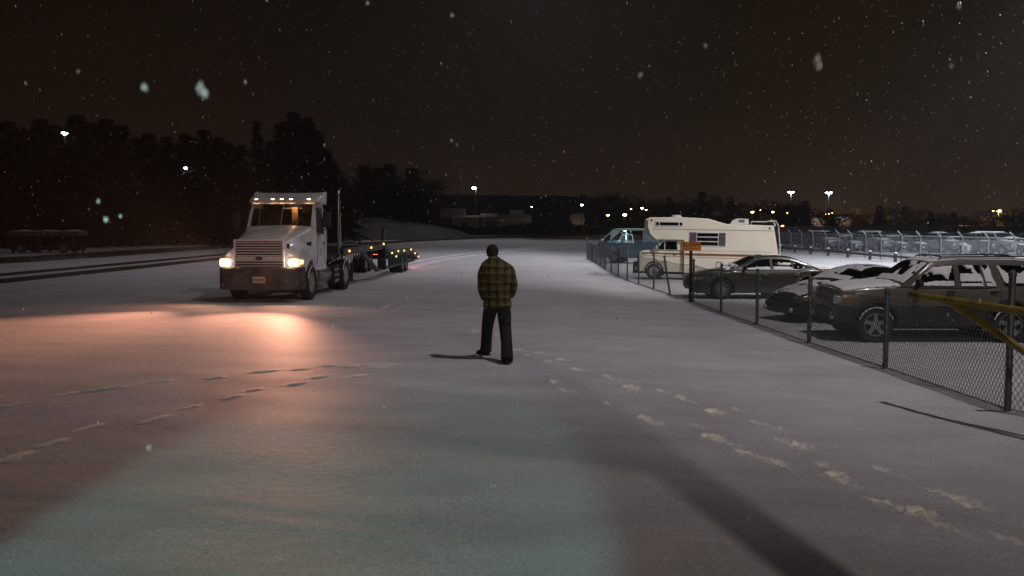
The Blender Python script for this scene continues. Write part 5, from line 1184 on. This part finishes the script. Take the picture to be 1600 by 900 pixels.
pc = G(777, 563); man = empty('person', (pc.x, 14.3, gz(pc.x, 14.3)), 0, 'man seen from behind in an olive plaid jacket and black trousers walking over the snow', 'person')
def limb(pts, rs, n=14, sy=1.0):
    return pts, rs
def capsule_chain(mb, pts, rs, n=14, sub=5):
    P = [Vector(p) for p in pts]; o = []; r = []
    for i in range(len(P) - 1):
        p0 = P[max(i - 1, 0)]; p1 = P[i]; p2 = P[i + 1]; p3 = P[min(i + 2, len(P) - 1)]
        for j in range(sub + (i == len(P) - 2)):
            u = j / sub; o.append(0.5 * ((2 * p1) + (p2 - p0) * u + (2 * p0 - 5 * p1 + 4 * p2 - p3) * u * u + (3 * p1 - p0 - 3 * p2 + p3) * u ** 3)); r.append(rs[i] + (rs[i + 1] - rs[i]) * u)
    mb.tube(o, r, n)
def ell(mb, c, r, n=16, rot=None):
    vs = []; fs = []
    for i in range(n + 1):
        a = math.pi * i / n
        for j in range(n * 2):
            b = math.pi * j / n; v = Vector((r[0] * math.sin(a) * math.cos(b), r[1] * math.sin(a) * math.sin(b), r[2] * math.cos(a)))
            if rot: v = rot @ v
            vs.append(Vector(c) + v)
    m = n * 2
    for i in range(n):
        for j in range(m): fs.append((i * m + j, (i + 1) * m + j, (i + 1) * m + (j + 1) % m, i * m + (j + 1) % m))
    mb.add(vs, fs)
def remesh(o, vox, smooth_=6):
    r_ = o.modifiers.new('r', 'REMESH'); r_.mode = 'VOXEL'; r_.voxel_size = vox; r_.use_smooth_shade = True
    s_ = o.modifiers.new('s', 'SMOOTH'); s_.factor = .5; s_.iterations = smooth_; apply_mods(o); return o
# body (head tipped forward, looking down to the ground ahead)
b = MB(); HC = Vector((-.080, .125, 1.715)); RT = Matrix.Rotation(-.55, 3, 'X')
ell(b, HC, (.078, .098, .118), 14, RT); ell(b, HC + Vector((0, .035, -.065)), (.058, .07, .065), 12, RT)
ell(b, HC + RT @ Vector((0, .102, -.02)), (.014, .022, .028), 8, RT)
for sg in (1, -1): ell(b, HC + RT @ Vector((sg * .080, -.002, -.015)), (.012, .022, .034), 8, RT)
for sg in (1, -1): ell(b, HC + RT @ Vector((sg * .032, .088, .012)), (.014, .010, .010), 6, RT)
ell(b, HC + RT @ Vector((0, .092, -.062)), (.026, .014, .012), 6, RT)
capsule_chain(b, [(-.03, .0, 1.42), (-.05, .03, 1.55), (-.068, .07, 1.66)], [.09, .070, .068])
capsule_chain(b, [(0, 0, .90), (0, -.005, 1.1), (0, -.01, 1.3), (-.02, 0, 1.46)], [.14, .14, .16, .09])
for sg, hip, kn, an, toe in ((-1, (-.10, .02, .90), (-.17, .30, .53), (-.20, .50, .13), (-.24, .66, .05)), (1, (.10, -.02, .90), (.13, -.08, .50), (.158, -.46, .12), (.17, -.30, .03))):
    capsule_chain(b, [hip, kn, an], [.085, .055, .04]); capsule_chain(b, [an, toe], [.04, .03])
for sg, sh, el, wr2, hd2 in ((-1, (-.16, 0, 1.46), (-.268, -.035, 1.20), (-.205, .12, .98), (-.17, .17, .92)), (1, (.15, 0, 1.46), (.262, -.035, 1.22), (.215, .13, 1.02), (.18, .19, .95))):
    capsule_chain(b, [sh, el, wr2], [.055, .045, .032]); ell(b, Vector(hd2), (.022, .042, .05), 8)
    for k in range(4):
        q = Vector(hd2) + Vector((0, -.03 + .021 * k, -.035)); capsule_chain(b, [q, q + Vector((-sg * .012, .008, -.032 - .004 * (1.5 - abs(k - 1.5)))), q + Vector((-sg * .03, .012, -.052))], [.0095, .009, .007], 7, 2)
    q = Vector(hd2) + Vector((-sg * .015, .035, .012)); capsule_chain(b, [q, q + Vector((-sg * .018, .02, -.025)), q + Vector((-sg * .02, .022, -.05))], [.012, .010, .008], 7, 2)
body = remesh(b.build('body', SKIN, man, True, fix=False), .0075, 3)
# trousers
b = MB()
def oring(c, rx, ry, n=20): return [(c[0] + rx * math.cos(2 * math.pi * k / n), c[1] + ry * math.sin(2 * math.pi * k / n), c[2]) for k in range(n)]
b.loft([oring((0, 0, .80), .185, .14), oring((0, 0, .90), .195, .145), oring((0, 0, 1.02), .185, .13)])
capsule_chain(b, [(-.095, .01, .88), (-.135, .15, .70), (-.165, .27, .52), (-.185, .42, .30), (-.20, .50, .07)], [.118, .11, .098, .092, .098])
capsule_chain(b, [(.095, -.01, .88), (.115, -.04, .70), (.130, -.07, .51), (.150, -.28, .30), (.158, -.46, .065)], [.118, .11, .098, .092, .102])
remesh(b.build('trousers', JEANS, body, True, fix=False), .012, 5)
# shoes
for (an, yaw, pitch) in ((Vector((-.20, .52, .055)), .8, .0), (Vector((.160, -.43, .045)), -.25, -.0)):
    s_ = MB(); M_ = Matrix.Rotation(yaw, 3, 'Z') @ Matrix.Rotation(pitch, 3, 'X')
    ell(s_, an + M_ @ Vector((0, .0, 0)), (.046, .075, .055), 10, M_); ell(s_, an + M_ @ Vector((0, .12, -.012)), (.050, .10, .040), 10, M_); s_.box(an + M_ @ Vector((0, .06, -.04)), (.088, .30, .024), M_, bev=.01)
    remesh(s_.build('shoe', SHOE, body, True, fix=False), .008, 2)
# jacket
b = MB()
rows = [(.845, .222, .16, 0), (.95, .218, .16, 0), (1.05, .208, .155, -.005), (1.18, .212, .155, -.015), (1.32, .232, .155, -.02), (1.42, .245, .148, -.01), (1.50, .248, .138, 0), (1.555, .222, .122, .01), (1.60, .15, .105, .02), (1.635, .095, .095, .03), (1.66, .085, .088, .035)]
b.loft([oring((-.055 * sstep((z - 1.45) / .2), yo, z), rx, ry, 28) for z, rx, ry, yo in rows])
capsule_chain(b, [(-.17, 0, 1.515), (-.228, -.005, 1.43), (-.252, -.035, 1.20), (-.238, .02, 1.07), (-.20, .12, .98)], [.078, .076, .066, .060, .052])
capsule_chain(b, [(.155, 0, 1.50), (.216, -.005, 1.42), (.256, -.035, 1.22), (.248, .02, 1.10), (.215, .13, 1.02)], [.078, .076, .066, .060, .052])
jk = b.build('jacket', PLAID, body, True, fix=False); remesh(jk, .012, 6)
for v in jk.data.vertices:
    v.co += Vector((0, 1, 0)) * (.020 * noise.noise(Vector((v.co.x * 9, v.co.y * 6, v.co.z * 4)))) + Vector((1, 0, 0)) * .014 * noise.noise(v.co * 7 + Vector((5, 0, 0)))
cl = MB(); cl.loft([oring((-.055, .04, 1.60), .088, .088, 24), oring((-.06, .05, 1.665), .078, .08, 24), oring((-.06, .05, 1.667), .070, .072, 24), oring((-.055, .04, 1.61), .075, .075, 24)], cap=False); cl.build('collar', PLAID, body, True)
hm = MB(); vs = []; 
ell(hm, HC + RT @ Vector((0, -.014, .022)), (.099, .110, .118), 16, RT); ell(hm, HC + RT @ Vector((0, -.045, -.055)), (.070, .062, .070), 12, RT)
hr = hm.build('hair', HAIR, body, True, fix=False); remesh(hr, .008, 2)
for v in hr.data.vertices: v.co += (v.co - HC).normalized() * .006 * noise.noise(v.co * 60)

# ------------------------------------------------------------------ falling snow
rnd = random.Random(11); vs = []; fs = []
def flake(p, s, stretch=1.8):
    a = Vector((rnd.uniform(-.5, .3), rnd.uniform(-.3, .3), 1)).normalized() * s * stretch; u = a.orthogonal().normalized(); w = a.cross(u).normalized(); th = rnd.uniform(0, 3)
    u2 = (u * math.cos(th) + w * math.sin(th)) * s; w2 = (w * math.cos(th) - u * math.sin(th)) * s * .7; k = len(vs)
    vs.extend([p + a, p - a, p + u2, p - u2, p + w2, p - w2]); fs.extend([(k, k + 2, k + 4), (k, k + 4, k + 3), (k, k + 3, k + 5), (k, k + 5, k + 2), (k + 1, k + 4, k + 2), (k + 1, k + 3, k + 4), (k + 1, k + 5, k + 3), (k + 1, k + 2, k + 5)])
n_f = 0
for i in range(5000):
    Yd = 3.0 + 32 * rnd.random() ** .62; Xd = rnd.uniform(-.62, .62) * Yd; Zd = rnd.uniform(.05, 2.15 + .36 * Yd)
    if Yd < 4 and rnd.random() < .5: continue
    flake(Vector((Xd, Yd, Zd)), rnd.uniform(.0014, .0034) * (1 + Yd * .035) * (1.6 if rnd.random() < .05 else 1), rnd.uniform(1.6, 4.2))
for (px, py, D, s) in [(313, 138, 1.55, .0085), (320, 146, 1.6, .006), (227, 136, 1.7, .006), (122, 112, 2.4, .0035), (1277, 95, 1.6, .008), (1280, 104, 1.6, .005), (1000, 118, 2.0, .004), (1498, 10, 2.0, .004), (706, 220, 3, .004), (714, 226, 3, .004), (232, 700, 1.9, .004), (166, 344, 2.4, .005), (188, 338, 2.6, .004), (574, 5, 2.8, .005), (706, 24, 2.6, .0045), (383, 128, 3, .005), (1102, 71, 2.2, .0035), (1487, 103, 2.0, .003), (154, 314, 2.2, .004)]:
    flake(at(px, py, D), s, 1.6); flake(at(px, py, D) + Vector((rnd.uniform(-1, 1), 0, rnd.uniform(-1, 1))) * s, s * .7, 1.3)
fl = MB().add(vs, fs).build('falling_snow', mat('snowflake', (.9, .92, .95), .6), None, fix=False); tag(fl, 'snowflakes drifting down in the night air over the yard', 'snow', kind='stuff')

# pole with a broad cross beam out of view beside the camera, sized to cast the shadow bands on the snow
lp = empty('unseen_post', gp3(2.55, 2.0), 0, 'unseen post with a broad cross beam, shaped to its shadow bands on the snow', 'post')
MB().tube([(0, 0, 0), (0, 0, 3.4), (0, 0, 5.2)], [.20, .17, .13], 12).build('post', POLE, lp, True)
MB().bar((0, 0, 3.8), (-2.9, 1.45, 3.8), .62, .62).build('cross_beam', POLE, lp)

# ------------------------------------------------------------------ snowy air
hz = MB().box((60, 305, 24.5), (900, 740, 51)).build('haze', UNDER, None); hz.data.materials.clear()
hm_ = bpy.data.materials.new('snowy_air'); hm_.use_nodes = True; hn = hm_.node_tree.nodes; hn.remove(hn['Principled BSDF'])
pv = hn.new('ShaderNodeVolumePrincipled'); pv.inputs['Color'].default_value = (.9, .9, .92, 1); pv.inputs['Density'].default_value = .0003; pv.inputs['Anisotropy'].default_value = .3
hm_.node_tree.links.new(pv.outputs[0], hn['Material Output'].inputs['Volume']); hz.data.materials.append(hm_); tag(hz, 'thin haze of falling snow in the night air', 'haze', kind='stuff')
